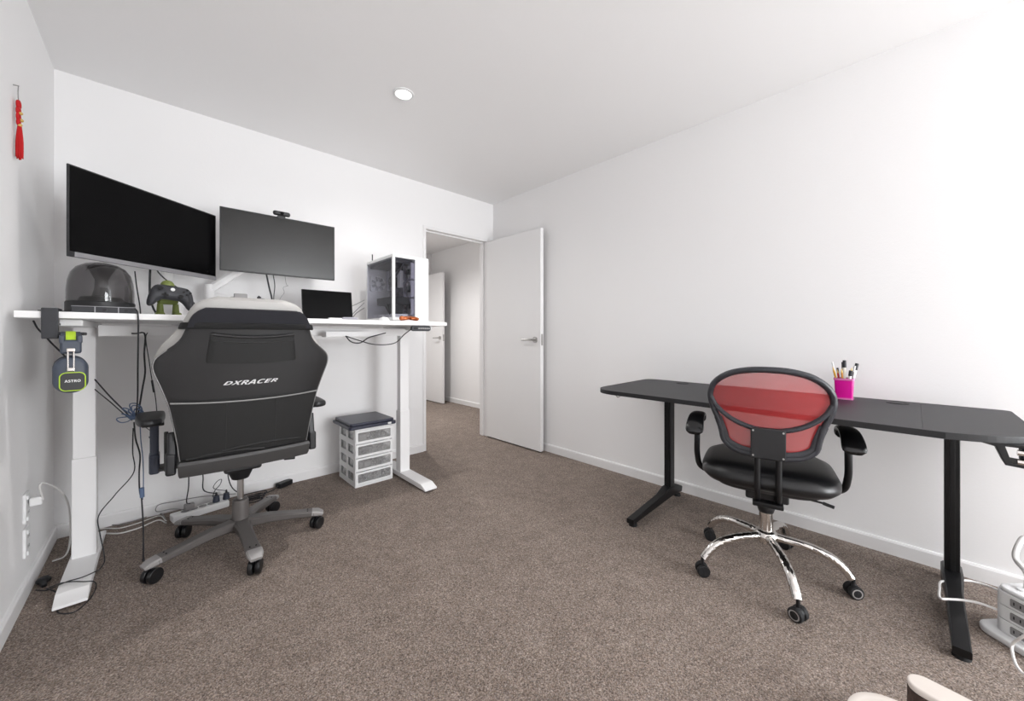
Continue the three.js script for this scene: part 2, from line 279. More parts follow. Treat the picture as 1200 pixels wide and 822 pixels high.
// ------------------------------------------------------------------ white standing desk
const DESK = { x0: -0.373, x1: 1.414, z0: -2.91, z1: -2.15, y: 1.127 };
{
  const cx = (DESK.x0 + DESK.x1) / 2, cz = -2.53;
  const t = thing('standing_desk', 'white electric standing desk raised high against the back wall', 'desk', [cx, 0, cz]);
  const L = (x) => x - cx, Zl = (z) => z - cz;
  part('desktop', boxAt(L(DESK.x0), L(DESK.x1), DESK.y - 0.025, DESK.y, Zl(DESK.z0), Zl(DESK.z1), 0.003), M.deskWhite, t);
  part('crossbeam', boxAt(L(-0.2), L(1.28), 1.035, 1.085, Zl(-2.62), Zl(-2.58), 0.003), M.whiteMetal, t);
  part('crossbeam', boxAt(L(-0.2), L(1.28), 1.035, 1.085, Zl(-2.52), Zl(-2.48), 0.003), M.whiteMetal, t);
  for (const [a, b] of [[-0.286, -0.21], [1.278, 1.352]]) {
    const m = L((a + b) / 2), w = b - a;
    part('side_bracket', boxAt(m - 0.03, m + 0.03, 1.075, DESK.y - 0.026, Zl(-2.86), Zl(-2.22), 0.004), M.whiteMetal, t);
    part('leg', boxAt(m - w / 2 + 0.003, m + w / 2 - 0.003, 0.485, 1.076, Zl(-2.612), Zl(-2.558), 0.004), M.whiteMetal, t).userData = { label: 'slim upper stage of telescopic leg' };
    part('leg', boxAt(m - w / 2, m + w / 2, 0.04, 0.487, Zl(-2.62), Zl(-2.55), 0.004), M.whiteMetal, t).userData = { label: 'wider lower stage of telescopic leg' };
    const s = new THREE.Shape(); const zf = Zl(-2.19), zb = Zl(-2.88);
    s.moveTo(zb, 0.012); s.lineTo(zf, 0.012); s.lineTo(zf, 0.022); s.lineTo(zf - 0.06, 0.044); s.lineTo(zb + 0.06, 0.044); s.lineTo(zb, 0.022); s.closePath();
    part('foot', ext(s, 0.09, 0.002).rotateY(-PI / 2).translate(m, 0, 0), M.whiteMetal, t);
    for (const z of [zf - 0.04, zb + 0.04]) part('glide', at(cyl(0.016, 0.018, 0.013, 16), m, 0.0065, z), M.rubber, t);
  }
  const cp = part('control_panel', at(ext(rrect(0.135, 0.034, 0.016), 0.022, 0.003), L(1.222), 1.083, Zl(-2.16)), M.darkPlastic, t);
  part('button', Array.from({ length: 6 }, (_, i) => at(ext(rrect(0.011, 0.008, 0.002), 0.003, 0.0005), L(1.222) - 0.018 + i * 0.0145, 1.083, Zl(-2.148))), M.baseCap, cp);
  part('display', at(ext(rrect(0.024, 0.012, 0.002), 0.003, 0.0005), L(1.222) - 0.045, 1.083, Zl(-2.148)), M.screenMatte, cp);
  part('cable_tray', [boxAt(L(0.72), L(1.0), 1.028, 1.034, Zl(-2.46), Zl(-2.38), 0.002), boxAt(L(0.72), L(1.0), 1.034, 1.062, Zl(-2.384), Zl(-2.38), 0.001)], M.whiteMetal, t);
}

// ------------------------------------------------------------------ black desk by the right wall
const BD = { y: 0.735, x0: 1.80, x1: 2.505, z0: -1.275, z1: 0.268 };
{
  const cx = 2.3, cz = -0.48;
  const t = thing('black_desk', 'black desk with rounded corners standing along the right wall', 'desk', [cx, 0, cz]);
  // outline (x toward the wall, z along it), cut at a seam
  const outline = (za, zb) => {
    const s = new THREE.Shape(), r = 0.12, x0 = BD.x0 - cx, x1 = BD.x1 - cx, a = za - cz, b = zb - cz;
    const first = za < -1, last = zb > 0.1;
    s.moveTo(x0, first ? a + 0.16 : a);
    if (first) { s.quadraticCurveTo(x0, a + 0.03, x0 + 0.13, a + 0.012); s.lineTo(x1 - 0.07, a); s.quadraticCurveTo(x1, a, x1, a + 0.07); } else s.lineTo(x1, a);
    if (last) { s.lineTo(x1, b - 0.03); s.quadraticCurveTo(x1, b, x1 - 0.03, b); s.lineTo(x0 + 0.2, b); s.quadraticCurveTo(x0 + 0.06, b - 0.005, x0, b - 0.2); } else { s.lineTo(x1, b); s.lineTo(x0, b); }
    s.closePath(); return s;
  };
  for (const [za, zb] of [[BD.z0, 0.02], [0.02, BD.z1]]) {
    const g = ext(outline(za, zb), 0.022, 0.0015, 16); g.rotateX(PI / 2); g.translate(0, BD.y - 0.011, 0);
    part('desktop_board', g, M.blackDesk, t);
  }
  part('frame_rail', [boxAt(-0.02, 0.02, BD.y - 0.05, BD.y - 0.022, -1.0 - cz, 0.05 - cz, 0.002), boxAt(0.08, 0.12, BD.y - 0.05, BD.y - 0.022, -1.0 - cz, 0.05 - cz, 0.002)], M.blackSteel, t);
  for (const z of [-1.05, 0.105]) {
    const zl = z - cz;
    part('leg', [boxAt(0.01, 0.066, 0.09, BD.y - 0.03, zl - 0.021, zl + 0.021, 0.004), boxAt(0.004, 0.012, 0.09, BD.y - 0.03, zl - 0.007, zl + 0.007, 0.001)], M.blackSteel, t);
    part('desk_arm', boxAt(-0.3, 0.18, BD.y - 0.045, BD.y - 0.022, zl - 0.025, zl + 0.025, 0.003), M.blackSteel, t);
    part('foot', bar([[[-0.44, 0.03, zl], 0.042, 0.026], [[-0.1, 0.052, zl], 0.046, 0.046], [[-0.01, 0.068, zl], 0.058, 0.062], [[0.085, 0.068, zl], 0.058, 0.062], [[0.17, 0.045, zl], 0.048, 0.036]], 0.12), M.blackSteel, t);
    for (const x of [-0.41, 0.15]) part('levelling_pad', at(cyl(0.02, 0.022, 0.016, 18), x, 0.008, zl), M.rubber, t);
  }
  for (const z of [-1.0, -0.05]) part('grommet', [at(lathe([[0.028, 0], [0.03, 0.004], [0.036, 0.004], [0.038, 0]], 32), 0.115, BD.y, z - cz), at(cyl(0.029, 0.029, 0.003, 32), 0.115, BD.y + 0.0005, z - cz)], M.blackPlastic, t);
  part('hook', tube([[-0.32, BD.y - 0.024, -1.18 - cz], [-0.32, BD.y - 0.05, -1.18 - cz], [-0.35, BD.y - 0.056, -1.18 - cz], [-0.37, BD.y - 0.045, -1.18 - cz]], 0.003, 20), M.steel, t);
  // holder bracket under the near end
  const hx = 1.87 - cx, hz = 0.2 - cz, hy = BD.y - 0.022;
  const side = new THREE.Shape(); side.moveTo(-0.075, hy); side.lineTo(-0.03, hy - 0.012); side.lineTo(-0.012, hy - 0.064); side.lineTo(0.16, hy - 0.078); side.lineTo(0.16, hy - 0.068); side.lineTo(0.0, hy - 0.055); side.lineTo(-0.012, hy - 0.008); side.lineTo(0.16, hy - 0.008); side.lineTo(0.16, hy); side.closePath();
  const hold = part('cup_holder', ext(side, 0.09, 0.002, 4).rotateY(-PI / 2).translate(hx + 0.03, 0, hz), M.blackPlastic, t);
  for (const y of [hy - 0.022, hy - 0.05]) part('ring', rod([hx - 0.01, y, hz + 0.01], [hx - 0.01, y - 0.006, hz + 0.15], 0.0085), M.chrome, hold);
  part('inner_block', boxAt(hx + 0.0, hx + 0.06, hy - 0.054, hy - 0.01, hz + 0.02, hz + 0.15, 0.004), M.darkPlastic, hold);
}

// ------------------------------------------------------------------ swivel base pieces
function caster(parent, x, z, roll, wheelR, y0, mat = M.rubber, hubMat = M.blackPlastic, rimMat = M.baseCap) {
  // twin wheel, hood and stem; roll = direction the wheels face
  const w = 0.02, g = [];
  const axis = V(Math.cos(roll), 0, Math.sin(roll)), q = new THREE.Quaternion().setFromUnitVectors(V(0, 1, 0), axis);
  for (const s of [-1, 1]) { const c = lathe([[0, -w / 2], [wheelR * 0.9, -w / 2], [wheelR, -w / 2 + 0.004], [wheelR, w / 2 - 0.004], [wheelR * 0.9, w / 2], [0, w / 2]], 28); c.applyQuaternion(q); c.translate(x + axis.x * s * 0.014, wheelR, z + axis.z * s * 0.014); g.push(c); }
  const c = part('caster', g, mat, parent);
  const hood = new THREE.CylinderGeometry(wheelR * 0.82, wheelR * 0.82, 0.05, 24, 1, false, 0, PI * 1.1); hood.applyQuaternion(q); hood.translate(x, wheelR + 0.003, z);
  part('caster_hood', [hood, rod([x, wheelR, z], [x, y0, z], 0.0065)], hubMat, c);
  const rim = lathe([[wheelR * 0.55, 0.0252], [wheelR * 0.72, 0.0252], [wheelR * 0.72, 0.0246]], 24); rim.applyQuaternion(q); rim.translate(x, wheelR, z);
  part('wheel_rim', rim, rimMat, c);
  return c;
}

// ------------------------------------------------------------------ gaming chair
const font = await new FontLoader().loadAsync('fonts/droid/droid_sans_bold.typeface.json');
const lerpTable = (tab, y) => { for (let i = 1; i < tab.length; i++) if (y <= tab[i][0]) { const [a, va] = tab[i - 1], [b, vb] = tab[i]; let k = (y - a) / (b - a); k = Math.max(0, k); return va + (vb - va) * k; } return tab[tab.length - 1][1]; };
const smoothTable = (tab, y) => { let s = 0; for (let k = -2; k <= 2; k++) s += lerpTable(tab, y + k * 0.008); return s / 5; };
{
  const t = thing('gaming_chair', 'black high-backed gaming chair with pale grey wings turned to the standing desk', 'chair', [0.295, 0, -2.3]);
  // backrest plane: z of the rear face by height
  const zBack = (y) => 0.275 + (y - 0.46) * 0.205;
  const wShell = [[0.44, 0.232], [0.5, 0.236], [0.6, 0.246], [0.68, 0.258], [0.76, 0.272], [0.84, 0.296], [0.9, 0.317], [0.93, 0.32], [0.96, 0.306], [0.99, 0.266], [1.02, 0.237], [1.06, 0.222], [1.1, 0.212], [1.13, 0.196], [1.15, 0.172]];
  const wPad = [[0.44, 0.22], [0.6, 0.24], [0.76, 0.265], [0.88, 0.305], [0.95, 0.312], [1.0, 0.292], [1.04, 0.258], [1.09, 0.228], [1.14, 0.208], [1.175, 0.19], [1.19, 0.165], [1.2, 0.12]];
  const solid = (wt, y0, y1, off, thick, wing, n = 44) => {
    const loops = [], N = 56;
    for (let i = 0; i <= n; i++) {
      let y = y0 + (y1 - y0) * i / n; const e = Math.min((y - y0), (y1 - y)) / 0.03, k = e < 1 ? Math.sqrt(Math.max(0, 1 - (1 - e) * (1 - e))) * 0.9 + 0.1 : 1;
      const w = smoothTable(wt, y) - (1 - k) * 0.018, d = thick / 2 * k, loop = [];
      for (let j = 0; j < N; j++) { const a = -2 * PI * j / N, ca = Math.cos(a), sa = Math.sin(a), x = w * Math.sign(ca) * Math.pow(Math.abs(ca), 0.42), z = d * Math.sign(sa) * Math.pow(Math.abs(sa), 0.6);
        loop.push(V(x, y, zBack(y) - off - thick / 2 + z - wing * Math.pow(Math.abs(x) / 0.32, 2.2))); }
      loops.push(loop);
    }
    return loft(loops, { crease: 1.0 });
  };
  part('backrest_cushion', solid(wPad, 0.47, 1.2, 0.035, 0.11, 0.09), M.paleLeather, t).userData = { label: 'pale grey padded front of the backrest' };
  const shell = part('backrest', solid(wShell, 0.5, 1.15, 0, 0.06, 0.045), M.leather, t);
  const zs = (x, y) => zBack(y) - 0.045 * Math.pow(Math.abs(x) / 0.32, 2.2);
  const onShell = (x, y, o = 0.0) => V(x, y, zs(x, y) + o);
  // a thin panel that follows the rear face; rows of [y, halfWidth]
  const panel = (rows, o, th, n = 20, arch = 0) => {
    const loopsF = rows.map(([y, w]) => Array.from({ length: n + 1 }, (_, j) => { const x = -w + 2 * w * j / n, yy = y - arch * (1 - (x / w) ** 2); const e = Math.min(1, (w - Math.abs(x)) / 0.006); return onShell(x, yy, o + th * (0.35 + 0.65 * e)); }));
    const back = rows.map(([y, w]) => Array.from({ length: n + 1 }, (_, j) => { const x = w - 2 * w * j / n, yy = y - arch * (1 - (x / w) ** 2); return onShell(x, yy, o - 0.004); }));
    return loft(rows.map((_, i) => [...loopsF[i], ...back[i]]), { crease: 0.9 });
  };
  // lower pocket of darker cloth, piping, flap and the folded cover
  part('lower_pocket', panel(Array.from({ length: 15 }, (_, i) => { const y = 0.535 + i * (0.772 - 0.535) / 14; return [y, smoothTable(wShell, y) - 0.012]; }), 0.001, 0.005, 24), M.leatherDark, t);
  part('piping', tube(Array.from({ length: 21 }, (_, j) => { const x = -0.265 + 0.53 * j / 20; return onShell(x, 0.772 - 0.012 * (1 - (x / 0.265) ** 2), 0.005); }), 0.0035, 60), M.piping, t);
  for (const s of [-1, 1]) part('edge_piping', tube(Array.from({ length: 26 }, (_, i) => { const y = 0.52 + i * 0.0185, w = smoothTable(wShell, y) - 0.004; return V(s * w, y, zs(w, y) - 0.018); }), 0.0028, 80), M.piping, t);
  for (const q of [-1, 1]) part('stitch_line', tube(Array.from({ length: 6 }, (_, i) => onShell(q * 0.09, 0.54 + i * 0.044, 0.0055)), 0.0012, 20), M.leather, t);
  for (const [y, a, b, sag] of [[0.53, -0.215, 0.05, 0.012], [0.548, -0.1, 0.2, 0.01]]) part('fold', tube(Array.from({ length: 12 }, (_, i) => { const x = a + (b - a) * i / 11; return onShell(x, y + sag * Math.sin(i / 11 * PI) + 0.0, 0.003); }), 0.007, 40), M.leatherDark, t);
  // bottom flap: slanted lighter panel over the hinge
  part('bottom_cover', loft([[0.522, 0.238, 0.298, 0.245], [0.51, 0.242, 0.302, 0.235], [0.468, 0.240, 0.286, 0.2], [0.455, 0.236, 0.276, 0.19]].map(([y, w, zf, zr]) => { const pts = []; for (let j = 0; j <= 16; j++) { const x = -w + 2 * w * j / 16; pts.push(V(x, y, zf - 0.022 * (x / w) ** 2)); } for (let j = 0; j <= 16; j++) { const x = w - 2 * w * j / 16; pts.push(V(x, y, zr)); } return pts; }), { crease: 0.5 }), M.leatherGrey, t);
  // head strap band and cloth above
  part('strap_panel', panel([[1.07, 0.217], [1.085, 0.214], [1.1, 0.208], [1.12, 0.198], [1.137, 0.182], [1.145, 0.168]], 0.002, 0.004, 24), M.strapCloth, t);
  const band = []; for (const y of [1.064, 1.068, 1.086, 1.09]) { const edge = y < 1.066 || y > 1.088 ? 0 : 1, w = 0.24 - (y - 1.064) * 0.3, pts = []; const N = 40;
    for (let j = 0; j < N; j++) { const a = -2 * PI * j / N, ca = Math.cos(a), sa = Math.sin(a); const x = (w + edge * 0.003) * Math.sign(ca) * Math.pow(Math.abs(ca), 0.4), zz = (0.085 + edge * 0.003) * Math.sign(sa) * Math.pow(Math.abs(sa), 0.5); pts.push(V(x, y, zBack(y) - 0.07 + zz - 0.05 * Math.pow(Math.abs(x) / 0.32, 2.2))); } band.push(pts); }
  part('headrest_strap', loft(band, { crease: 0.7 }), M.strap, t);
  // pouch under the strap
  part('back_pouch', panel([[0.928, 0.157], [0.934, 0.16], [0.96, 0.157], [0.99, 0.154], [1.02, 0.15], [1.036, 0.148], [1.04, 0.146]], 0.001, 0.008, 24, 0.008), M.leatherDark, t);
  part('pouch_seam', [tube(Array.from({ length: 13 }, (_, j) => { const x = -0.146 + 0.292 * j / 12; return onShell(x, 1.044 - 0.012 * (1 - (x / 0.146) ** 2), 0.009); }), 0.0065, 40), tube(Array.from({ length: 13 }, (_, j) => { const x = -0.146 + 0.292 * j / 12; return onShell(x, 1.02 - 0.012 * (1 - (x / 0.146) ** 2), 0.009); }), 0.003, 40)], M.leather, t);
  // lettering
  const tg = new TextGeometry('DXRACER', { font, size: 0.016, depth: 0.0015, curveSegments: 3, bevelEnabled: false }); tg.computeBoundingBox();
  const bb = tg.boundingBox, tw = bb.max.x - bb.min.x;
  warp(tg, (v) => { const k = (v.x - bb.min.x) / tw; const x = -0.097 + 0.19 * k + (v.y - 0.008) * 0.8; const y = 0.833 + v.y * (0.9 + 0.35 * (1 - Math.abs(k * 2 - 1))) - 0.004 * (1 - Math.abs(k * 2 - 1)); const z = v.z; v.copy(onShell(x, y, 0.0005 + z)); }, 0.4);
  const logo = part('lettering', smooth(tg, 0.3), M.logo, t); logo.userData = { label: 'pale slanted embroidered lettering' };
  // seat, side bolsters, hinge covers
  const seatLoop = (w, d, y, zc) => Array.from({ length: 40 }, (_, j) => { const a = -2 * PI * j / 40, ca = Math.cos(a), sa = Math.sin(a); return V(w * Math.sign(ca) * Math.pow(Math.abs(ca), 0.45), y, zc + d * Math.sign(sa) * Math.pow(Math.abs(sa), 0.45)); });
  part('seat', loft([seatLoop(0.18, 0.18, 0.446, -0.05), seatLoop(0.23, 0.225, 0.452, -0.05), seatLoop(0.256, 0.24, 0.475, -0.05), seatLoop(0.256, 0.24, 0.505, -0.05), seatLoop(0.23, 0.22, 0.53, -0.05), seatLoop(0.15, 0.16, 0.52, -0.05)], { crease: 1.1 }), M.leatherDark, t);
  for (const s of [-1, 1]) {
    part('hinge_cover', [at(box(0.034, 0.09, 0.11, 0.01), s * 0.262, 0.515, 0.2), at(box(0.03, 0.11, 0.06, 0.01).rotateX(-0.2), s * 0.258, 0.585, 0.215)], M.blackPlastic, t);
    part('recline_bracket', [at(box(0.014, 0.16, 0.04, 0.004).rotateX(-0.2), s * 0.275, 0.56, 0.19)], M.leatherDark, t);
    // armrest
    part('arm_bracket', bar([[[s * 0.2, 0.437, -0.04], 0.08, 0.016], [[s * 0.3, 0.437, -0.04], 0.08, 0.016]], 0.2), M.blackPlastic, t);
    part('arm_post', [boxAt(s * 0.312 - 0.018, s * 0.312 + 0.018, 0.42, 0.51, -0.08, 0.0, 0.01)], M.armNavy, t);
    part('arm_sleeve', boxAt(s * 0.312 - 0.015, s * 0.312 + 0.015, 0.5, 0.655, -0.072, -0.008, 0.009), M.armNavy, t);
    const padShape = new THREE.Shape(); padShape.moveTo(-0.05, -0.1); padShape.quadraticCurveTo(-0.055, 0.12, -0.02, 0.14); padShape.quadraticCurveTo(0.01, 0.15, 0.035, 0.12); padShape.quadraticCurveTo(0.05, 0.02, 0.045, -0.1); padShape.quadraticCurveTo(0.0, -0.135, -0.05, -0.1);
    const pg = ext(padShape, 0.03, 0.01, 14); pg.rotateX(PI / 2); if (s < 0) pg.scale(1, 1, 1); 
    part('arm_pad', smooth(at(pg, s * 0.322, 0.676, 0.02), 0.8), M.blackPlastic, t);
    part('arm_plate', boxAt(s * 0.315 - 0.035, s * 0.315 + 0.035, 0.65, 0.663, -0.1, 0.09, 0.004), M.blackPlastic, t);
  }
  part('tilt_mechanism', [boxAt(-0.075, 0.075, 0.385, 0.447, -0.16, 0.1, 0.012), at(cyl(0.062, 0.036, 0.06, 28), 0, 0.358, 0)], M.blackPlastic, t);
  part('tilt_lever', [rod([0.06, 0.375, -0.03], [0.2, 0.37, -0.04], 0.005), rod([0.2, 0.37, -0.04], [0.25, 0.365, -0.04], 0.01)], M.blackPlastic, t);
  part('gas_lift', [at(cyl(0.014, 0.014, 0.19, 24), 0, 0.27, 0)], M.steel, t);
  part('lift_sleeve', at(lathe([[0.0, 0.225], [0.03, 0.225], [0.034, 0.215], [0.037, 0.11], [0.036, 0.1], [0, 0.1]], 32), 0, 0, 0), M.baseGrey, t);
  part('base_hub', at(lathe([[0, 0.12], [0.05, 0.118], [0.06, 0.105], [0.058, 0.08], [0.04, 0.07], [0, 0.07]], 32), 0, 0, 0), M.baseGrey, t);
  const a0 = 16.5 * PI / 180;
  for (let k = 0; k < 5; k++) {
    const a = a0 + k * 2 * PI / 5, cx = Math.cos(a), cz = Math.sin(a);
    const P = (r, y) => [cx * r, y, cz * r];
    const leg = part('base_leg', bar([[P(0.035, 0.105), 0.07, 0.045], [P(0.13, 0.105), 0.056, 0.04], [P(0.25, 0.093), 0.054, 0.03], [P(0.325, 0.086), 0.062, 0.026]], 0.22), M.baseGrey, t);
    part('leg_cap', bar([[P(0.315, 0.0885), 0.0625, 0.0265], [P(0.345, 0.084), 0.06, 0.024], [P(0.368, 0.075), 0.044, 0.014]], 0.25), M.baseCap, leg);
    for (const q of [-1, 1]) part('screw', at(cyl(0.003, 0.003, 0.003, 8), cx * 0.295 - cz * q * 0.012, 0.104, cz * 0.295 + cx * q * 0.012), M.rubber, leg);
    caster(t, cx * 0.338, cz * 0.338, 0.75 + [0.15, -0.35, 0.1, -0.2, 0.3][k], 0.031, 0.08, M.casterBlack, M.blackPlastic, M.casterBlack);
  }
}

// ------------------------------------------------------------------ red mesh chair
{
  const TURN = -75.7 * PI / 180;
  const t = thing('office_chair', 'small swivel chair with red mesh back and chrome base', 'chair', [1.94, 0, -0.443], TURN);
  const back = (x, y) => V(x, y, 0.215 + (y - 0.5) * 0.12 - 0.9 * x * x);   // rear curve of the backrest
  // outer frame loop
  const outer = [[0, 0.908], [0.072, 0.903], [0.138, 0.882], [0.185, 0.84], [0.198, 0.792], [0.187, 0.74], [0.166, 0.69], [0.156, 0.645], [0.147, 0.608], [0.112, 0.58], [0.05, 0.568], [0, 0.567]];
  const mirrored = [...outer, ...outer.slice(1, -1).reverse().map(([x, y]) => [-x, y])];
  const frameTube = (pts, w, th, closed) => {
    const c = new THREE.CatmullRomCurve3(pts.map(([x, y]) => back(x, y)), closed, 'centripetal'), n = 120, loops = [];
    for (let i = 0; i <= n; i++) { const u = i / n, p = c.getPointAt(u), tg = c.getTangentAt(u), nz = V(0, 0, 1).addScaledVector(tg, -tg.z).normalize(), sd = tg.clone().cross(nz).normalize();
      loops.push(Array.from({ length: 10 }, (_, j) => { const a = j / 10 * 2 * PI; return p.clone().addScaledVector(sd, Math.cos(a) * w / 2).addScaledVector(nz, Math.sin(a) * th / 2); })); }
    return loft(loops, { caps: !closed, crease: 1.2 });
  };
  part('back_frame', frameTube(mirrored, 0.024, 0.03, true), M.frameNavy, t);
  const lower = [[-0.195, 0.785], [-0.175, 0.748], [-0.12, 0.703], [-0.055, 0.678], [0, 0.673], [0.055, 0.678], [0.12, 0.703], [0.175, 0.748], [0.195, 0.785]];
  part('back_crossbar', frameTube(lower, 0.02, 0.034, false), M.frameNavy, t);
  // solid side webs of the lower frame
  for (const s of [-1, 1]) part('back_web', frameTube([[s * 0.168, 0.705], [s * 0.15, 0.65], [s * 0.138, 0.612], [s * 0.1, 0.588], [s * 0.03, 0.577]], 0.034, 0.018, false), M.frameNavy, t);
  // mesh membranes
  const C2 = new THREE.CatmullRomCurve3(mirrored.map(([x, y]) => V(x, y, 0)), true, 'centripetal'), ring = C2.getPoints(200).slice(0, -1);
  const memb = new THREE.ShapeGeometry(new THREE.Shape(ring.map((p) => new THREE.Vector2(p.x, p.y))), 1);
  // fine grid clipped to the frame outline
  const L2 = lower.map(([x, y]) => V(x, y, 0));
  const rows = [], NR = 40, NC = 24;
  const half = (y) => { let m = 0; for (let i = 0; i < ring.length; i++) { const a = ring[i], b = ring[(i + 1) % ring.length]; if ((a.y - y) * (b.y - y) <= 0 && a.y !== b.y) { const x = a.x + (b.x - a.x) * (y - a.y) / (b.y - a.y); m = Math.max(m, x); } } return m; };
  const pos = [], idx = [];
  for (let i = 0; i <= NR; i++) { const y = 0.569 + (0.9075 - 0.569) * i / NR, w = Math.max(0.002, half(y) - 0.002); for (let j = 0; j <= NC; j++) { const x = -w + 2 * w * j / NC, p = back(x, y); pos.push(p.x, p.y, p.z + 0.002); } }
  for (let i = 0; i < NR; i++) for (let j = 0; j < NC; j++) { const a = i * (NC + 1) + j, b = a + 1, c = a + NC + 1, d = c + 1; idx.push(a, b, d, a, d, c); }
  const mg = new THREE.BufferGeometry(); mg.setAttribute('position', new THREE.Float32BufferAttribute(pos, 3)); mg.setIndex(idx); mg.computeVertexNormals();
  part('mesh_back', mg, M.redMesh, t).userData = { label: 'red see-through mesh' };
  const plate = part('back_plate', at(ext(rrect(0.112, 0.118, 0.008), 0.022, 0.004), 0, 0.624, 0.247), M.blackPlastic, t);
  for (const [x, y] of [[-0.048, 0.672], [0.048, 0.672], [-0.048, 0.576], [0.048, 0.576]]) part('screw', at(cyl(0.0035, 0.0035, 0.002, 10).rotateX(PI / 2), x, y, 0.259), M.steel, plate);
  for (const s of [-1, 1]) part('back_rod', tube([[s * 0.034, 0.58, 0.244], [s * 0.034, 0.51, 0.242], [s * 0.034, 0.43, 0.238], [s * 0.034, 0.385, 0.21], [s * 0.034, 0.372, 0.14], [s * 0.034, 0.37, 0.04]], 0.0105, 40, false, 12), M.blackSteel, t);
  part('rod_clamp', boxAt(-0.05, 0.05, 0.375, 0.392, 0.2, 0.245, 0.004), M.blackSteel, t);
  // seat
  const loop = (w, d, y, zc, n = 0.55) => Array.from({ length: 56 }, (_, j) => { const a = -2 * PI * j / 56, ca = Math.cos(a), sa = Math.sin(a); return V(w * Math.sign(ca) * Math.pow(Math.abs(ca), n), y, zc + d * Math.sign(sa) * Math.pow(Math.abs(sa), n)); });
  part('seat', loft([loop(0.2, 0.19, 0.413, -0.03), loop(0.228, 0.218, 0.418, -0.03), loop(0.246, 0.234, 0.437, -0.03), loop(0.246, 0.234, 0.456, -0.03), loop(0.236, 0.225, 0.476, -0.03), loop(0.205, 0.2, 0.491, -0.03), loop(0.14, 0.14, 0.497, -0.03), loop(0.06, 0.06, 0.496, -0.03)], { crease: 1.2 }), M.vinyl, t);
  part('seat_pan', loft([loop(0.15, 0.15, 0.387, -0.03), loop(0.19, 0.18, 0.395, -0.03), loop(0.205, 0.195, 0.4145, -0.03)], { crease: 1 }), M.blackPlastic, t);
  part('tilt_mechanism', boxAt(-0.075, 0.075, 0.35, 0.386, -0.1, 0.11, 0.008), M.blackPlastic, t);
  part('tilt_lever', [rod([0.07, 0.368, 0.02], [0.19, 0.36, 0.03], 0.004), rod([0.19, 0.36, 0.03], [0.225, 0.352, 0.034], 0.0065)], M.blackPlastic, t);
  part('lift_shroud', at(lathe([[0, 0.352], [0.034, 0.352], [0.036, 0.335], [0.033, 0.285], [0.028, 0.268], [0, 0.268]], 28), 0, 0, 0), M.blackPlastic, t);
  part('gas_lift', at(cyl(0.0255, 0.0255, 0.14, 32), 0, 0.2, 0), M.chrome, t);
  for (const s of [-1, 1]) {
    part('arm_tube', tube([[s * 0.15, 0.4, -0.02], [s * 0.22, 0.4, -0.015], [s * 0.259, 0.418, -0.01], [s * 0.271, 0.468, 0.0], [s * 0.271, 0.55, 0.012], [s * 0.269, 0.625, 0.01]], 0.0125, 48, false, 12), M.blackSteel, t);
    // curved arm pad: tucked down at both ends
    const prof = [[-0.12, 0.605, 0.02], [-0.115, 0.63, 0.03], [-0.09, 0.65, 0.034], [-0.02, 0.66, 0.036], [0.05, 0.654, 0.038], [0.1, 0.63, 0.036], [0.125, 0.596, 0.03]];
    const cz = new THREE.CatmullRomCurve3(prof.map(([z, y]) => V(0, y, z)), false, 'centripetal'), loops = [];
    for (let i = 0; i <= 28; i++) { const u = i / 28, p = cz.getPointAt(u), tg = cz.getTangentAt(u), up = tg.clone().cross(V(1, 0, 0)).normalize(), e = Math.min(u, 1 - u) * 10, k = e < 1 ? 0.55 + 0.45 * Math.sqrt(1 - (1 - e) ** 2) : 1, w = (0.026 + 0.012 * u) * k;
      loops.push(Array.from({ length: 18 }, (_, j) => { const a = j / 18 * 2 * PI; return V(s * 0.271 + Math.sign(Math.cos(a)) * Math.pow(Math.abs(Math.cos(a)), 0.7) * w, 0, 0).add(p).addScaledVector(up, Math.sin(a) * 0.011 * k); })); }
    part('arm_pad', loft(loops, { crease: 1.2 }), M.armGloss, t);
  }
  // chrome five-star base, angles measured in the room and turned back into the chair
  part('base_hub', at(lathe([[0, 0.19], [0.03, 0.19], [0.04, 0.182], [0.046, 0.165], [0.044, 0.148], [0.03, 0.14], [0, 0.14]], 32), 0, 0, 0), M.chrome, t);
  for (let k = 0; k < 5; k++) {
    const a = (3.5 + 72 * k) * PI / 180 + TURN, cx = Math.cos(a), cz = Math.sin(a), P = (r, y) => V(cx * r, y, cz * r);
    const c = new THREE.CatmullRomCurve3([P(0.03, 0.165), P(0.1, 0.162), P(0.17, 0.152), P(0.225, 0.132), P(0.262, 0.1), P(0.282, 0.072)], false, 'centripetal'), loops = [];
    for (let i = 0; i <= 30; i++) { const p = c.getPointAt(i / 30), tg = c.getTangentAt(i / 30), sd = V(-cz, 0, cx), up = tg.clone().cross(sd).normalize(); const w = 0.018, h = 0.0155; loops.push(Array.from({ length: 16 }, (_, j) => { const b = j / 16 * 2 * PI; return p.clone().addScaledVector(sd, Math.cos(b) * w).addScaledVector(up, Math.sin(b) * h); })); }
    part('base_leg', loft(loops, { crease: 1.2 }), M.chrome, t);
    caster(t, cx * 0.288, cz * 0.288, a + [0.2, 1.2, 0.9, 1.8, 0.7][k], 0.0255, 0.08);
  }
}

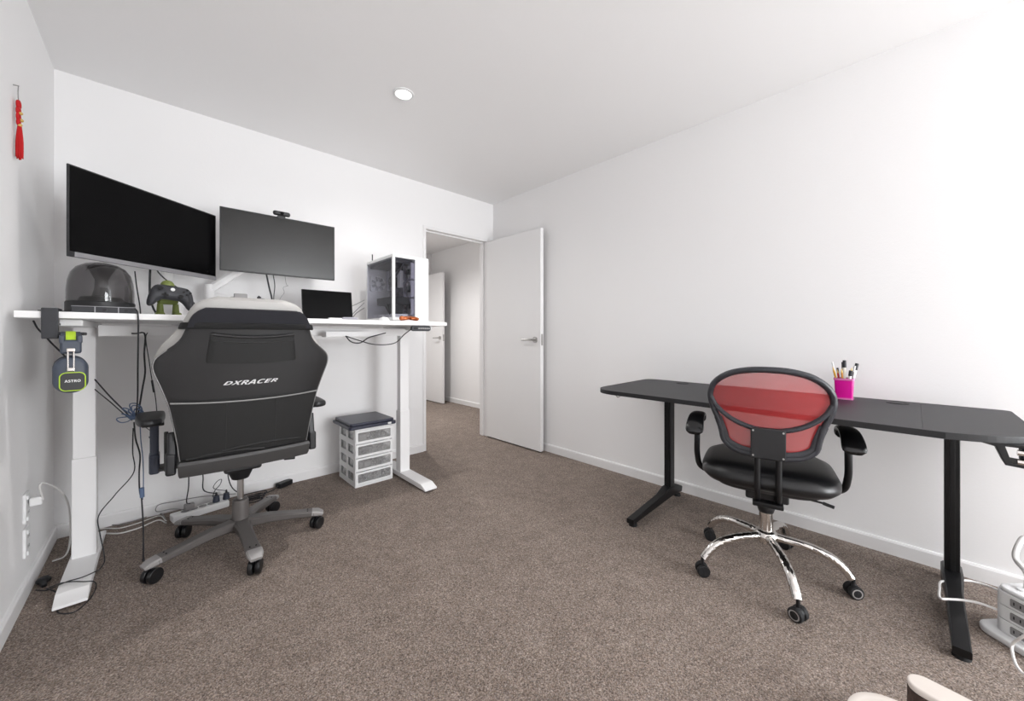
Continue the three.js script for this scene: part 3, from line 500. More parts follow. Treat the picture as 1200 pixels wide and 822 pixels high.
// ------------------------------------------------------------------ monitors
function monitor(label, pos, turn, w, h, screenMat, silver) {
  const t = thing('monitor', label, 'monitor', pos, turn);   // origin: centre of the screen face, screen looks along +z
  part('casing', [at(box(w, h, 0.008, 0.002), 0, 0, -0.0062), at(box(w * 0.62, h * 0.6, 0.03, 0.012), 0, -0.01, -0.032)], M.blackPlastic, t);
  const low = silver ? 0.022 : 0.008;
  part('screen', boxAt(-w / 2 + 0.006, w / 2 - 0.006, -h / 2 + low, h / 2 - 0.006, -0.0025, -0.0005, 0), screenMat, t);
  part('bezel', boxAt(-w / 2 + (silver ? 0.02 : 0.002), w / 2 - 0.002, -h / 2, -h / 2 + low - 0.001, -0.004, 0.002, 0.0015), silver ? M.bezelSilver : M.blackPlastic, t);
  part('mount_plate', at(box(0.11, 0.11, 0.012, 0.003), 0, 0, -0.053), M.whiteMetal, t);
  return t;
}
const LM = { a: onZ(80, 248, -2.30), b: onZ(253.5, 289, -2.735) };
{
  const mid = LM.a.clone().add(LM.b).multiplyScalar(0.5), dx = LM.b.x - LM.a.x, dz = LM.b.z - LM.a.z;
  monitor('large monitor with black screen and silver lower bezel, angled above the glass dome speaker', [mid.x, 1.04 + 0.5 * (144.5 / FOCAL * 1.5 + 104 / FOCAL * 2.16) - 0.0, mid.z], Math.atan2(-dz, dx), Math.hypot(dx, dz), 0.37, M.screenGloss, true);
}
monitor('thin monitor with dull grey screen facing the chair, a webcam on top', [0.561, 1.594, -2.70], 0, 0.622, 0.366, M.screenMatte, false);
// monitor arm holding both
function monitorArm(label, base, elbow, head) {
  const t = thing('screen_mount', label, 'mount', [base[0], DESK.y, base[1]], 0, 'white screen mounts');
  const L = (p) => V(p[0] - base[0], p[1] - DESK.y, p[2] - base[1]);
  part('desk_clamp', [boxAt(-0.045, 0.045, 0.001, 0.014, -0.03, 0.05, 0.003), boxAt(-0.03, 0.03, -0.06, 0.0, -0.042, -0.03, 0.002), boxAt(-0.03, 0.03, -0.066, -0.056, -0.042, 0.03, 0.002)], M.whiteMetal, t);
  part('post', at(cyl(0.018, 0.02, 0.13, 24), 0, 0.075, 0), M.whiteMetal, t);
  const e = L(elbow), hd = L(head);
  part('lower_arm', bar([[[0, 0.12, 0], 0.045, 0.04], [[e.x, e.y, e.z], 0.04, 0.036]], 0.3), M.whiteMetal, t);
  part('upper_arm', bar([[[e.x, e.y + 0.035, e.z], 0.045, 0.045], [[(e.x + hd.x) / 2, (e.y + hd.y) / 2 + 0.03, (e.z + hd.z) / 2], 0.05, 0.045], [[hd.x, hd.y, hd.z], 0.036, 0.036]], 0.3), M.whiteMetal, t);
  part('joint', [at(cyl(0.026, 0.026, 0.09, 24), e.x, e.y + 0.018, e.z), at(cyl(0.022, 0.022, 0.06, 24), hd.x, hd.y, hd.z)], M.whiteMetal, t);
}
monitorArm('white jointed mounting arm behind the large black monitor', [0.08, -2.87], [0.03, 1.27, -2.89], [0.03, 1.54, -2.615]);
monitorArm('white jointed mounting arm rising behind the grey monitor', [0.42, -2.87], [0.22, 1.28, -2.875], [0.555, 1.585, -2.79]);
{
  const t = thing('webcam', 'small black webcam clipped on the grey monitor', 'webcam', [0.556, 1.7775, -2.705]);
  part('body', at(box(0.094, 0.028, 0.026, 0.012, 3), 0, 0.02, 0.008), M.blackPlastic, t);
  part('lens', [at(cyl(0.009, 0.009, 0.006, 24).rotateX(PI / 2), 0, 0.02, 0.022)], M.screenGloss, t);
  part('clip', [boxAt(-0.02, 0.02, -0.012, 0.008, 0.006, 0.012, 0.001), boxAt(-0.02, 0.02, 0.0005, 0.008, -0.04, 0.01, 0.001), boxAt(-0.02, 0.02, -0.02, 0.004, -0.043, -0.038, 0.001)], M.blackPlastic, t);
}
// ------------------------------------------------------------------ tilted tablet and desk clutter
{
  const t = thing('portable_screen', 'small black glossy screen leaning back on the white desk', 'screen', [0.79, DESK.y, -2.56], -0.04);
  const g = (geo) => { geo.rotateX(-0.16); return geo; };
  part('casing', g(at(box(0.3, 0.2, 0.009, 0.003), 0, 0.102, 0)), M.blackPlastic, t);
  part('glass', g(boxAt(-0.147, 0.147, 0.005, 0.199, 0.0046, 0.0054, 0)), M.screenGloss, t);
  part('kickstand', at(box(0.16, 0.13, 0.004, 0.001).rotateX(0.5), 0, 0.062, -0.055), M.darkPlastic, t);
}
{
  const t = thing('pocket_hub', 'small lilac grey gadget lying before the black tilted screen', 'gadget', [0.83, DESK.y, -2.3], -0.5);
  part('body', at(box(0.085, 0.02, 0.032, 0.008, 3), 0, 0.01, 0), M.lilac, t);
  part('loop', at(new THREE.TorusGeometry(0.012, 0.004, 8, 20).rotateX(PI / 2), -0.052, 0.008, 0), M.lilac, t);
}
solo('charger_plug', [at(box(0.07, 0.012, 0.03, 0.004), 0.735, DESK.y + 0.006, -2.27)], M.whitePlastic, 'flat white charger lying beside the lilac grey gadget', 'charger');
{
  const t = thing('computer_mouse', 'white computer mouse beside the computer tower on desk', 'mouse', [1.04, DESK.y, -2.3]);
  part('body', loft([0, 0.25, 0.6, 0.85, 1].map((k) => Array.from({ length: 24 }, (_, j) => { const a = -j / 24 * 2 * PI, r = Math.sqrt(1 - k * k) * 0.97 + 0.03; return V(Math.cos(a) * 0.03 * r, k * 0.03, Math.sin(a) * 0.052 * r); })), { crease: 1.3 }), M.whitePlastic, t);
  part('scroll_wheel', at(cyl(0.008, 0.008, 0.006, 16).rotateZ(PI / 2), 0, 0.026, -0.024), M.cableGrey, t);
}
{
  const t = thing('glass_ornament', 'shiny copper orange ornament lying before the computer tower', 'ornament', [1.18, DESK.y + 0.004, -2.235], 0.1);
  const body = part('body', [tube([[-0.055, 0.014, 0], [-0.03, 0.018, 0.008], [0.0, 0.02, -0.004], [0.03, 0.017, 0.008], [0.06, 0.013, 0]], 0.013, 40, false, 14), tube([[0.0, 0.014, 0.02], [0.025, 0.02, 0.024], [0.055, 0.014, 0.018]], 0.009, 24, false, 12), new THREE.SphereGeometry(0.016, 20, 14).translate(-0.055, 0.0165, 0), new THREE.SphereGeometry(0.009, 16, 12).translate(0.06, 0.0135, 0)], M.copper, t);
  void body;
}
{
  const t = thing('notepad', 'thin white paper pad under the copper ornament', 'notepad', [1.215, DESK.y, -2.25], 0.08);
  part('pages', at(box(0.22, 0.004, 0.15, 0.001), 0, 0.002, 0), M.whitePlastic, t);
}
// ------------------------------------------------------------------ computer tower
{
  const x0 = 1.13, x1 = 1.4, z0 = -2.8, z1 = -2.365, y0 = 0.012, y1 = 0.456, cx = (x0 + x1) / 2, cz = (z0 + z1) / 2, a = x0 - cx, b = x1 - cx, c = z0 - cz, d = z1 - cz;
  const t = thing('computer_tower', 'white computer tower with glass sides at the end of the desk', 'computer', [cx, DESK.y, cz]);
  const inner = a + 0.165;
  part('case_frame', [boxAt(a, b, y0, y0 + 0.022, c, d, 0.002), boxAt(a, b, y1 - 0.02, y1, c, d, 0.002), boxAt(a, a + 0.018, y0 + 0.022, y1 - 0.02, d - 0.018, d, 0.002), boxAt(a, a + 0.014, y0 + 0.022, y1 - 0.02, c, c + 0.014, 0.002), boxAt(inner, b, y0 + 0.022, y1 - 0.02, d - 0.004, d, 0.001), boxAt(b - 0.004, b, y0 + 0.022, y1 - 0.02, c, d - 0.004, 0.001), boxAt(a + 0.014, b - 0.004, y0 + 0.022, y1 - 0.02, c, c + 0.004, 0.001), boxAt(inner, inner + 0.003, y0 + 0.022, y1 - 0.02, c + 0.02, d - 0.004, 0)], M.whitePlastic, t);
  part('glass_panel', boxAt(a + 0.001, a + 0.004, y0 + 0.022, y1 - 0.02, c + 0.014, d - 0.018, 0), M.tintGlass, t);
  part('glass_panel', boxAt(a + 0.018, inner, y0 + 0.022, y1 - 0.02, d - 0.004, d - 0.001, 0), M.tintGlass, t);
  part('motherboard', boxAt(inner - 0.006, inner - 0.001, 0.1, 0.41, c + 0.05, d - 0.11, 0), M.board, t);
  part('heatsink', [boxAt(inner - 0.035, inner - 0.007, 0.25, 0.4, c + 0.055, c + 0.1, 0.004), boxAt(inner - 0.03, inner - 0.007, 0.36, 0.4, c + 0.11, c + 0.24, 0.004)], M.lilac, t);
  part('memory_stick', [0, 1, 2, 3].map((i) => boxAt(inner - 0.045, inner - 0.007, 0.255, 0.375, d - 0.18 + i * 0.012, d - 0.173 + i * 0.012, 0.001)), M.whitePlastic, t);
  part('pump_block', [at(cyl(0.036, 0.036, 0.045, 32).rotateZ(PI / 2), inner - 0.03, 0.31, c + 0.16), at(cyl(0.03, 0.03, 0.003, 32).rotateZ(PI / 2), inner - 0.054, 0.31, c + 0.16)], M.blackPlastic, t);
  part('coolant_hose', [tube([[inner - 0.045, 0.32, c + 0.18], [inner - 0.08, 0.35, c + 0.26], [inner - 0.06, 0.4, d - 0.07], [inner - 0.04, 0.42, d - 0.05]], 0.008, 40), tube([[inner - 0.045, 0.3, c + 0.18], [inner - 0.09, 0.3, c + 0.28], [inner - 0.08, 0.38, d - 0.055], [inner - 0.06, 0.42, d - 0.045]], 0.008, 40)], M.darkPlastic, t);
  const gpu = part('graphics_card', [boxAt(a + 0.02, inner - 0.006, 0.125, 0.178, d - 0.3, d - 0.035, 0.006)], M.rubber, t);
  part('gpu_bracket', [bar([[[a + 0.03, 0.13, d - 0.16], 0.03, 0.03], [[a + 0.04, 0.062, d - 0.1], 0.03, 0.03]], 0.2), boxAt(a + 0.02, a + 0.1, 0.062, 0.125, d - 0.1, d - 0.045, 0.006)], M.rubber, gpu);
  part('radiator', boxAt(a + 0.015, inner - 0.006, 0.405, 0.432, c + 0.03, d - 0.03, 0.002), M.darkPlastic, t);
  // fans: floor row lies flat, side column faces the front glass
  const fan = (px, py, pz, rx, ry, fm) => {
    const place = (g) => { g.rotateX(rx); g.rotateY(ry); g.translate(px, py, pz); return g; };
    const f = part('fan', [place(ext(hole(rrect(0.118, 0.118, 0.012), new THREE.Path().absarc(0, 0, 0.056, 0, 2 * PI, true)), 0.024, 0.001, 24))], fm, t);
    part('fan_hub', place(cyl(0.02, 0.02, 0.02, 24).rotateX(PI / 2)), fm === M.lilac ? M.darkPlastic : fm, f);
    for (let k = 0; k < 7; k++) part('blade', place(box(0.038, 0.022, 0.003, 0).rotateX(0.6).translate(0.037, 0, 0).rotateZ(k * 2 * PI / 7)), M.frosted, f);
  };
  for (const z of [c + 0.08, c + 0.2, c + 0.32]) fan(a + 0.09, 0.048, z, PI / 2, 0, M.whitePlastic);
  for (const y of [0.11, 0.235, 0.36]) fan(inner - 0.014, y, d - 0.07, 0, PI / 2, M.lilac);
  fan(a + 0.08, 0.3, c + 0.02, 0, 0, M.whitePlastic);
  part('port_panel', [boxAt(a + 0.035, a + 0.14, y0 + 0.005, y0 + 0.016, d, d + 0.001, 0)], M.whiteMetal, t);
  for (const [x, z] of [[a + 0.03, c + 0.04], [b - 0.03, c + 0.04], [a + 0.03, d - 0.04], [b - 0.03, d - 0.04]]) part('case_foot', at(cyl(0.014, 0.016, 0.0125, 16), x, 0.006, z), M.rubber, t);
  part('antenna', rod([a + 0.05, y1 - 0.05, c - 0.012], [a + 0.05, y1 + 0.07, c - 0.012], 0.004), M.blackPlastic, t);
}
// ------------------------------------------------------------------ dome speaker and devices in front
{
  const p = onZ(119, 370, -2.4);
  const t = thing('dome_speaker', 'black round speaker under a clear smoky dome on the white desk', 'speaker', [p.x, DESK.y, -2.4]);
  part('base_ring', lathe([[0, 0], [0.1, 0], [0.104, 0.004], [0.104, 0.05], [0.1, 0.056], [0.07, 0.06], [0.062, 0.075], [0.04, 0.078], [0, 0.078]], 48), M.blackPlastic, t);
  part('dome', lathe([[0.101, 0.055], [0.101, 0.1], [0.098, 0.14], [0.09, 0.175], [0.075, 0.2], [0.05, 0.217], [0.025, 0.224], [0.0005, 0.226]], 56), M.smoke, t);
  part('inner_cone', lathe([[0.03, 0.078], [0.022, 0.11], [0.02, 0.15], [0.036, 0.19], [0.05, 0.21]], 40), M.smoke, t);
}
{
  const p = onZ(124, 362, -2.235);
  const t = thing('audio_switch', 'flat dark box with silver trim before the dome speaker', 'switch box', [p.x, DESK.y, -2.235]);
  part('body', at(box(0.175, 0.024, 0.07, 0.002), 0, 0.013, 0), M.darkPlastic, t);
  part('trim', [boxAt(-0.028, -0.025, 0.002, 0.0255, 0.034, 0.0365, 0), boxAt(0.036, 0.039, 0.002, 0.0255, 0.034, 0.0365, 0), boxAt(-0.088, 0.088, 0.0252, 0.027, 0.02, 0.036, 0)], M.bezelSilver, t);
  for (const x of [0.0, 0.06]) part('knob', at(cyl(0.006, 0.006, 0.006, 20).rotateX(PI / 2), x, 0.013, 0.037), M.blackPlastic, t);
}
// ------------------------------------------------------------------ game controller on a green stand
{
  const p = onZ(201, 350, -2.42), t = thing('controller_stand', 'small green stand with two stubby feet holding the game controller', 'stand', [p.x - 0.012, DESK.y, -2.44], 0.15);
  part('foot', [at(box(0.032, 0.022, 0.045, 0.008, 3), -0.03, 0.011, 0.008), at(cyl(0.011, 0.014, 0.045, 16), -0.028, 0.04, 0)], M.green, t);
  part('foot', [at(box(0.032, 0.022, 0.045, 0.008, 3), 0.03, 0.011, 0.008), at(cyl(0.011, 0.014, 0.045, 16), 0.028, 0.04, 0)], M.green, t);
  part('column', at(box(0.075, 0.07, 0.04, 0.012, 3), 0, 0.095, -0.008), M.green, t);
  part('rest_arm', [rod([-0.045, 0.12, -0.005], [-0.055, 0.075, 0.035], 0.012), rod([0.045, 0.12, -0.005], [0.05, 0.075, 0.035], 0.012)], M.green, t);
  part('top_knob', [at(new THREE.SphereGeometry(0.026, 24, 16).scale(1, 1.05, 1), -0.002, 0.148, 0)], M.green, t);
}
{
  const p = onZ(201, 350, -2.38), t = thing('game_controller', 'black game controller resting on the green stand', 'controller', [p.x, DESK.y + 0.06, -2.364], 0.15);
  const s = new THREE.Shape(); s.moveTo(-0.045, 0.052); s.quadraticCurveTo(0, 0.056, 0.045, 0.052); s.quadraticCurveTo(0.066, 0.05, 0.074, 0.02); s.quadraticCurveTo(0.086, -0.03, 0.08, -0.05); s.quadraticCurveTo(0.07, -0.062, 0.056, -0.044); s.quadraticCurveTo(0.04, -0.016, 0.025, -0.014); s.lineTo(-0.025, -0.014);
  s.quadraticCurveTo(-0.04, -0.016, -0.056, -0.044); s.quadraticCurveTo(-0.07, -0.062, -0.08, -0.05); s.quadraticCurveTo(-0.086, -0.03, -0.074, 0.02); s.quadraticCurveTo(-0.066, 0.05, -0.045, 0.052);
  const tilt = (g) => { g.rotateX(-0.25); g.rotateZ(-0.12); g.translate(0, 0.03, 0); return g; };
  const b = part('body', smooth(tilt(ext(s, 0.042, 0.016, 12)), 1.0), M.darkPlastic, t);
  part('thumbstick', [[-0.045, 0.026], [0.028, -0.002]].map(([x, y]) => tilt(at(cyl(0.009, 0.007, 0.012, 20).rotateX(PI / 2), x, y, 0.026))), M.rubber, b);
  part('guide_button', tilt(at(cyl(0.008, 0.008, 0.003, 20).rotateX(PI / 2), -0.002, 0.03, 0.0215)), M.logo, b);
  part('face_button', [[0.05, 0.038], [0.05, 0.014], [0.038, 0.026], [0.062, 0.026]].map(([x, y]) => tilt(at(cyl(0.0045, 0.0045, 0.004, 14).rotateX(PI / 2), x, y, 0.0215))), M.rubber, b);
  part('direction_pad', [tilt(boxAt(-0.038, -0.014, -0.004, 0.004, 0.02, 0.023, 0.001)), tilt(boxAt(-0.03, -0.022, -0.012, 0.012, 0.02, 0.023, 0.001))], M.rubber, b);
}
// ------------------------------------------------------------------ headset on a clamp
{
  const t = thing('headset_hanger', 'dark grey clamp hook fixed over the standing desk edge', 'hanger', [-0.29, DESK.y, DESK.z1]);
  part('clamp', [boxAt(-0.02, 0.02, -0.1, 0.012, 0.001, 0.016, 0.003), boxAt(-0.02, 0.02, 0.0005, 0.012, -0.06, 0.01, 0.002), boxAt(-0.018, 0.018, -0.05, -0.042, -0.05, 0.006, 0.002)], M.darkPlastic, t);
  part('hook_arm', [boxAt(0.0, 0.08, -0.088, -0.076, -0.09, 0.012, 0.003)], M.darkPlastic, t);
}
{
  const cx = -0.236, t = thing('headset', 'navy grey headset with lime green trim hanging from the clamp hook', 'headset', [cx, 0.83, -2.1], 0.12);
  for (const [z, s] of [[0, 1], [-0.13, -1]]) {
    const cup = part('ear_cup', smooth(at(ext(rrect(0.086, 0.132, 0.042), 0.042, 0.014, 14), 0, 0.066, z), 0.9), M.headsetNavy, t);
    part('ear_pad', smooth(at(ext(hole(rrect(0.08, 0.122, 0.039), rrect(0.042, 0.07, 0.02)), 0.024, 0.008, 14), 0, 0.066, z - s * 0.031), 0.9), M.rubber, cup);
    const ring = hole(rrect(0.064, 0.068, 0.018, 0.004, 0.042), rrect(0.058, 0.062, 0.015, 0.004, 0.042));
    part('trim_ring', at(ext(ring, 0.005, 0.0008, 10), 0, 0, z + s * 0.0215), M.lime, cup);
    const pl = part('face_plate', at(ext(rrect(0.058, 0.062, 0.015, 0.004, 0.042), 0.005, 0.0008, 10), 0, 0, z + s * 0.0205), M.blackPlastic, cup);
    if (s > 0) { const g = new TextGeometry('ASTRO', { font, size: 0.009, depth: 0.0008, curveSegments: 3 }); g.computeBoundingBox(); const w = g.boundingBox.max.x; part('lettering', at(g.scale(0.038 / w, 1, 1), -0.015, 0.04, z + 0.023), M.logo, pl); }
    for (const q of [-1, 1]) part('slider', rod([q * 0.007, 0.085, z + s * 0.024], [q * 0.007, 0.165, z + s * 0.012], 0.0026), M.chrome, t);
    part('slider_bracket', [at(box(0.02, 0.014, 0.008, 0.003), 0, 0.086, z + s * 0.023), at(box(0.022, 0.014, 0.01, 0.003), 0, 0.156, z + s * 0.013)], M.chrome, t);
  }
  const arc = (r, w, th) => { const loops = []; for (let i = 0; i <= 24; i++) { const a = PI * i / 24, c = Math.cos(a), s = Math.sin(a), m = V(0, 0.165 + s * 0.05 * r / 0.065, -0.065 + c * r); const n = V(0, s, c).normalize(); loops.push([[-w / 2, -th / 2], [w / 2, -th / 2], [w / 2, th / 2], [-w / 2, th / 2]].map(([x, q]) => V(x, 0, 0).add(m).addScaledVector(n, q))); } return loft(loops, { crease: 0.6 }); };
  const hb = part('headband', arc(0.068, 0.048, 0.012), M.headsetNavy, t);
  part('band_pad', arc(0.0695, 0.024, 0.0135), M.lime, hb);
  for (const z of [0.006, -0.136]) part('band_end', [at(box(0.052, 0.05, 0.018, 0.008), 0, 0.168, z), at(box(0.014, 0.03, 0.02, 0.005), -0.021, 0.195, z), at(box(0.014, 0.03, 0.02, 0.005), 0.021, 0.195, z)], M.headsetNavy, hb);
}
// ------------------------------------------------------------------ drawer unit and lid box
{
  const W = 0.268, D = 0.31, HH = 0.398, t = thing('drawer_unit', 'white plastic unit of four see-through drawers beside the desk leg', 'drawers', [1.101, 0, -2.742]);
  const a = -W / 2, b = W / 2, c = -D / 2, d = D / 2, n = 4, ph = (HH - 0.02) / n;
  for (const x of [a + 0.003, b - 0.003]) {
    const s = rrect(D, HH - 0.01, 0.004, 0, HH / 2 + 0.005);
    for (let i = 0; i < n; i++) for (const q of [-1, 1]) s.holes.push(rrect(D * 0.34, ph * 0.62, 0.006, q * D * 0.22, 0.016 + ph * (i + 0.5)));
    part('side_frame', ext(s, 0.006, 0.001, 4).rotateY(PI / 2).translate(x, 0, 0), M.whitePlastic, t);
  }
  part('body', [boxAt(a + 0.006, b - 0.006, HH - 0.012, HH, c, d, 0.002), boxAt(a, b, 0.0, 0.012, c, d, 0.002), boxAt(a + 0.006, b - 0.006, 0.012, HH - 0.012, c, c + 0.004, 0), ...[1, 2, 3].map((i) => boxAt(a + 0.006, b - 0.006, 0.012 + ph * i - 0.002, 0.012 + ph * i + 0.003, c, d - 0.004, 0))], M.whitePlastic, t);
  for (let i = 0; i < n; i++) {
    const y0 = 0.016 + ph * i, y1 = y0 + ph - 0.009;
    const frame = hole(rrect(W - 0.006, y1 - y0, 0.005, 0, (y0 + y1) / 2), rrect(W - 0.036, y1 - y0 - 0.026, 0.006, 0, (y0 + y1) / 2));
    const dr = part('drawer', ext(frame, 0.008, 0.001, 5).translate(0, 0, d + 0.001), M.whitePlastic, t);
    part('drawer_window', [boxAt(-W / 2 + 0.017, W / 2 - 0.017, y0 + 0.012, y1 - 0.012, d - 0.002, d + 0.0, 0), boxAt(a + 0.01, b - 0.01, y0 + 0.001, y0 + 0.003, c + 0.01, d - 0.004, 0), boxAt(a + 0.01, a + 0.012, y0 + 0.003, y1 - 0.012, c + 0.01, d - 0.004, 0), boxAt(b - 0.012, b - 0.01, y0 + 0.003, y1 - 0.012, c + 0.01, d - 0.004, 0)], M.frosted, dr);
    part('drawer_pull', boxAt(-0.03, 0.03, y1 - 0.011, y1 - 0.005, d + 0.004, d + 0.014, 0.002), M.whitePlastic, dr);
    const bits = { 0: [], 1: [] };
    for (let k = 0; k < 20; k++) { const w = 0.02 + rnd() * 0.05, h = 0.012 + rnd() * 0.03, x = a + 0.03 + rnd() * (W - 0.06), z = d - 0.03 - rnd() * 0.07, g = rnd() < 0.4 ? cyl(h / 2, h / 2, w, 10).rotateZ(PI / 2) : box(w, h, 0.02 + rnd() * 0.03, 0.003, 1); g.rotateY(rnd() * 2); bits[k % 2].push(at(g, Math.max(a + 0.05, Math.min(b - 0.05, x)), y0 + 0.006 + h / 2 + rnd() * 0.012, z)); }
    const st = part('drawer_contents', bits[0], M.cableGrey, dr); st.userData = { kind: 'stuff' };
    const st2 = part('drawer_contents', bits[1], M.darkPlastic, dr); st2.userData = { kind: 'stuff' };
  }
  const l = thing('storage_lid', 'navy blue plastic lid box lying on top of the drawer unit', 'lid', [1.091, HH, -2.742]);
  part('lid_rim', at(ext(rrect(0.335, 0.345, 0.02), 0.022, 0.004, 6).rotateX(PI / 2), 0, 0.012, 0), M.navyLid, l);
  part('lid_top', at(ext(rrect(0.31, 0.32, 0.018), 0.02, 0.005, 6).rotateX(PI / 2), 0, 0.032, 0), M.navyLid, l);
  part('latch', boxAt(0.1, 0.125, 0.006, 0.02, 0.171, 0.177, 0.002), M.logo, l);
}
// ------------------------------------------------------------------ pink cup with pencils
{
  const x = 2.395, z = -0.228, t = thing('pencil_cup', 'square pink pencil cup on the black desk', 'pencil cup', [x, BD.y, z], 0.03);
  const sq = (w, y) => { const r = 0.008, pts = []; for (const [sx, sz, a0] of [[1, 1, 0], [-1, 1, PI / 2], [-1, -1, PI], [1, -1, 1.5 * PI]]) for (let k = 0; k <= 3; k++) { const a = a0 + k / 3 * PI / 2; pts.push(V(sx * (w / 2 - r) + Math.cos(a) * r, y, sz * (w / 2 - r) + Math.sin(a) * r)); } return pts.reverse(); };
  part('cup', loft([sq(0.062, 0.004), sq(0.07, 0.098), sq(0.067, 0.098), sq(0.06, 0.008)], { crease: 0.5 }), M.pink, t);
  part('rim', [loft([sq(0.0705, 0.09), sq(0.0745, 0.091), sq(0.0755, 0.1), sq(0.067, 0.1), sq(0.066, 0.09)], { crease: 0.5, caps: false }), loft([sq(0.066, 0), sq(0.066, 0.008)], { crease: 0.4 })], M.pinkRim, t);
  const tints = ['#d9a52c', '#e8e6e0', '#b3202a', '#2b2b2e', '#c98a3b', '#ebe8de', '#3b4a3e', '#a32c33', '#f4f3f0', '#caa46a', '#78777b', '#efefef'];
  const names = ['mustard yellow', 'white', 'crimson', 'black', 'tan brown', 'ivory', 'dark green', 'brick red', 'bright white', 'sandy', 'grey', 'chalk white'];
  const kinds = [0, 1, 0, 1, 0, 2, 1, 0, 2, 0, 1, 2];
  tints.forEach((c, i) => {
    const px = (i % 4 - 1.5) * 0.014, pz = (Math.floor(i / 4) - 1) * 0.017, L = 0.125 + rnd() * 0.05, r = kinds[i] === 2 ? 0.0065 : 0.004;
    const up = V(px * 12 + (rnd() - 0.5) * 0.3, 2.6, pz * 22 + (rnd() - 0.5) * 0.3).normalize(), o = thing('pencil', `${names[i]} ${['pencil', 'pen', 'marker'][kinds[i]]} standing in the pink cup`, ['pencil', 'pen', 'marker'][kinds[i]], [x + px * 0.7, BD.y + 0.012, z + pz * 0.7], 0, 'pens and pencils in the pink cup');
    o.quaternion.setFromUnitVectors(V(0, 1, 0), up);
    part('barrel', at(cyl(r, r, L * 0.86, kinds[i] === 0 ? 6 : 14), 0, L * 0.43, 0), std({ color: c, roughness: 0.45 }), o);
    part(kinds[i] === 0 ? 'tip' : 'cap', kinds[i] === 0 ? at(cyl(0.0006, r, L * 0.14, 8), 0, L * 0.93, 0) : at(cyl(r * 1.05, r * 1.15, L * 0.2, 14), 0, L * 0.9, 0), kinds[i] === 0 ? M.gold : [M.darkPlastic, M.logo, M.darkPlastic][i % 3], o);
  });
}
// ------------------------------------------------------------------ power tower on the floor
{
  const t = thing('power_tower', 'white three-tier socket tower on the carpet by the black desk leg', 'power tower', [2.135, 0, 0.28], 0.85);
  part('base_plate', at(ext(rrect(0.2, 0.2, 0.05), 0.022, 0.006, 10).rotateX(PI / 2), 0, 0.011, 0), M.whitePlastic, t);
  for (let i = 0; i < 3; i++) {
    const y = 0.022 + i * 0.047, tier = part('tier', at(ext(rrect(0.132, 0.132, 0.03), 0.0445, 0.002, 8).rotateX(PI / 2), 0, y + 0.0222, 0), M.whitePlastic, t);
    for (let k = 0; k < 4; k++) part('outlet', at(ext(rrect(0.036, 0.026, 0.004), 0.003, 0.0006, 4), 0, y + 0.022, 0.0665).rotateY(k * PI / 2), M.cableGrey, tier);
    part('slot', [0, 1, 2, 3].flatMap((k) => [-1, 1].map((s) => boxAt(s * 0.008 - 0.0015, s * 0.008 + 0.0015, y + 0.017, y + 0.027, 0.0675, 0.0685, 0).rotateY(k * PI / 2))), M.rubber, tier);
  }
  part('top_cap', [at(ext(rrect(0.124, 0.124, 0.03), 0.012, 0.005, 8).rotateX(PI / 2), 0, 0.168, 0), at(cyl(0.012, 0.012, 0.006, 20), 0.02, 0.176, -0.02)], M.whitePlastic, t);
}
// ------------------------------------------------------------------ things at the near edge of the carpet
{
  const p = onY(1085, 803, 0.4), t = thing('wood_panel_stand', 'dark wood upright stand with a white rounded top', 'stand', [p.x, 0, p.z], 0);
  const shape = new THREE.Shape(); const L = 0.3, r = 0.024; shape.absarc(0, 0, r, PI / 2, 1.5 * PI); shape.lineTo(L, -r * 1.5); shape.absarc(L, 0, r * 1.5, -PI / 2, PI / 2); shape.lineTo(0, r);
  const turn = (g) => g.rotateX(PI / 2).rotateY(-1.75);
  part('side', turn(at(ext(shape, 0.388, 0.001, 12), 0, 0, -0.194)), M.brownWood, t);
  part('top', turn(at(ext(shape, 0.012, 0.003, 12), 0, 0, -0.394)), M.cream, t);
}
{
  const p = onY(1028, 832, 0.06), t = thing('round_tray', 'round cream lidded tub on the carpet near the dark wood stand', 'tub', [p.x - 0.03, 0, p.z + 0.045]);
  part('body', lathe([[0, 0], [0.085, 0], [0.094, 0.008], [0.098, 0.05], [0.092, 0.056], [0, 0.056]], 48), M.cream, t);
  part('lid', lathe([[0, 0.058], [0.082, 0.058], [0.086, 0.062], [0.1, 0.062], [0.102, 0.058], [0.1, 0.05]], 48), M.cream, t);
}
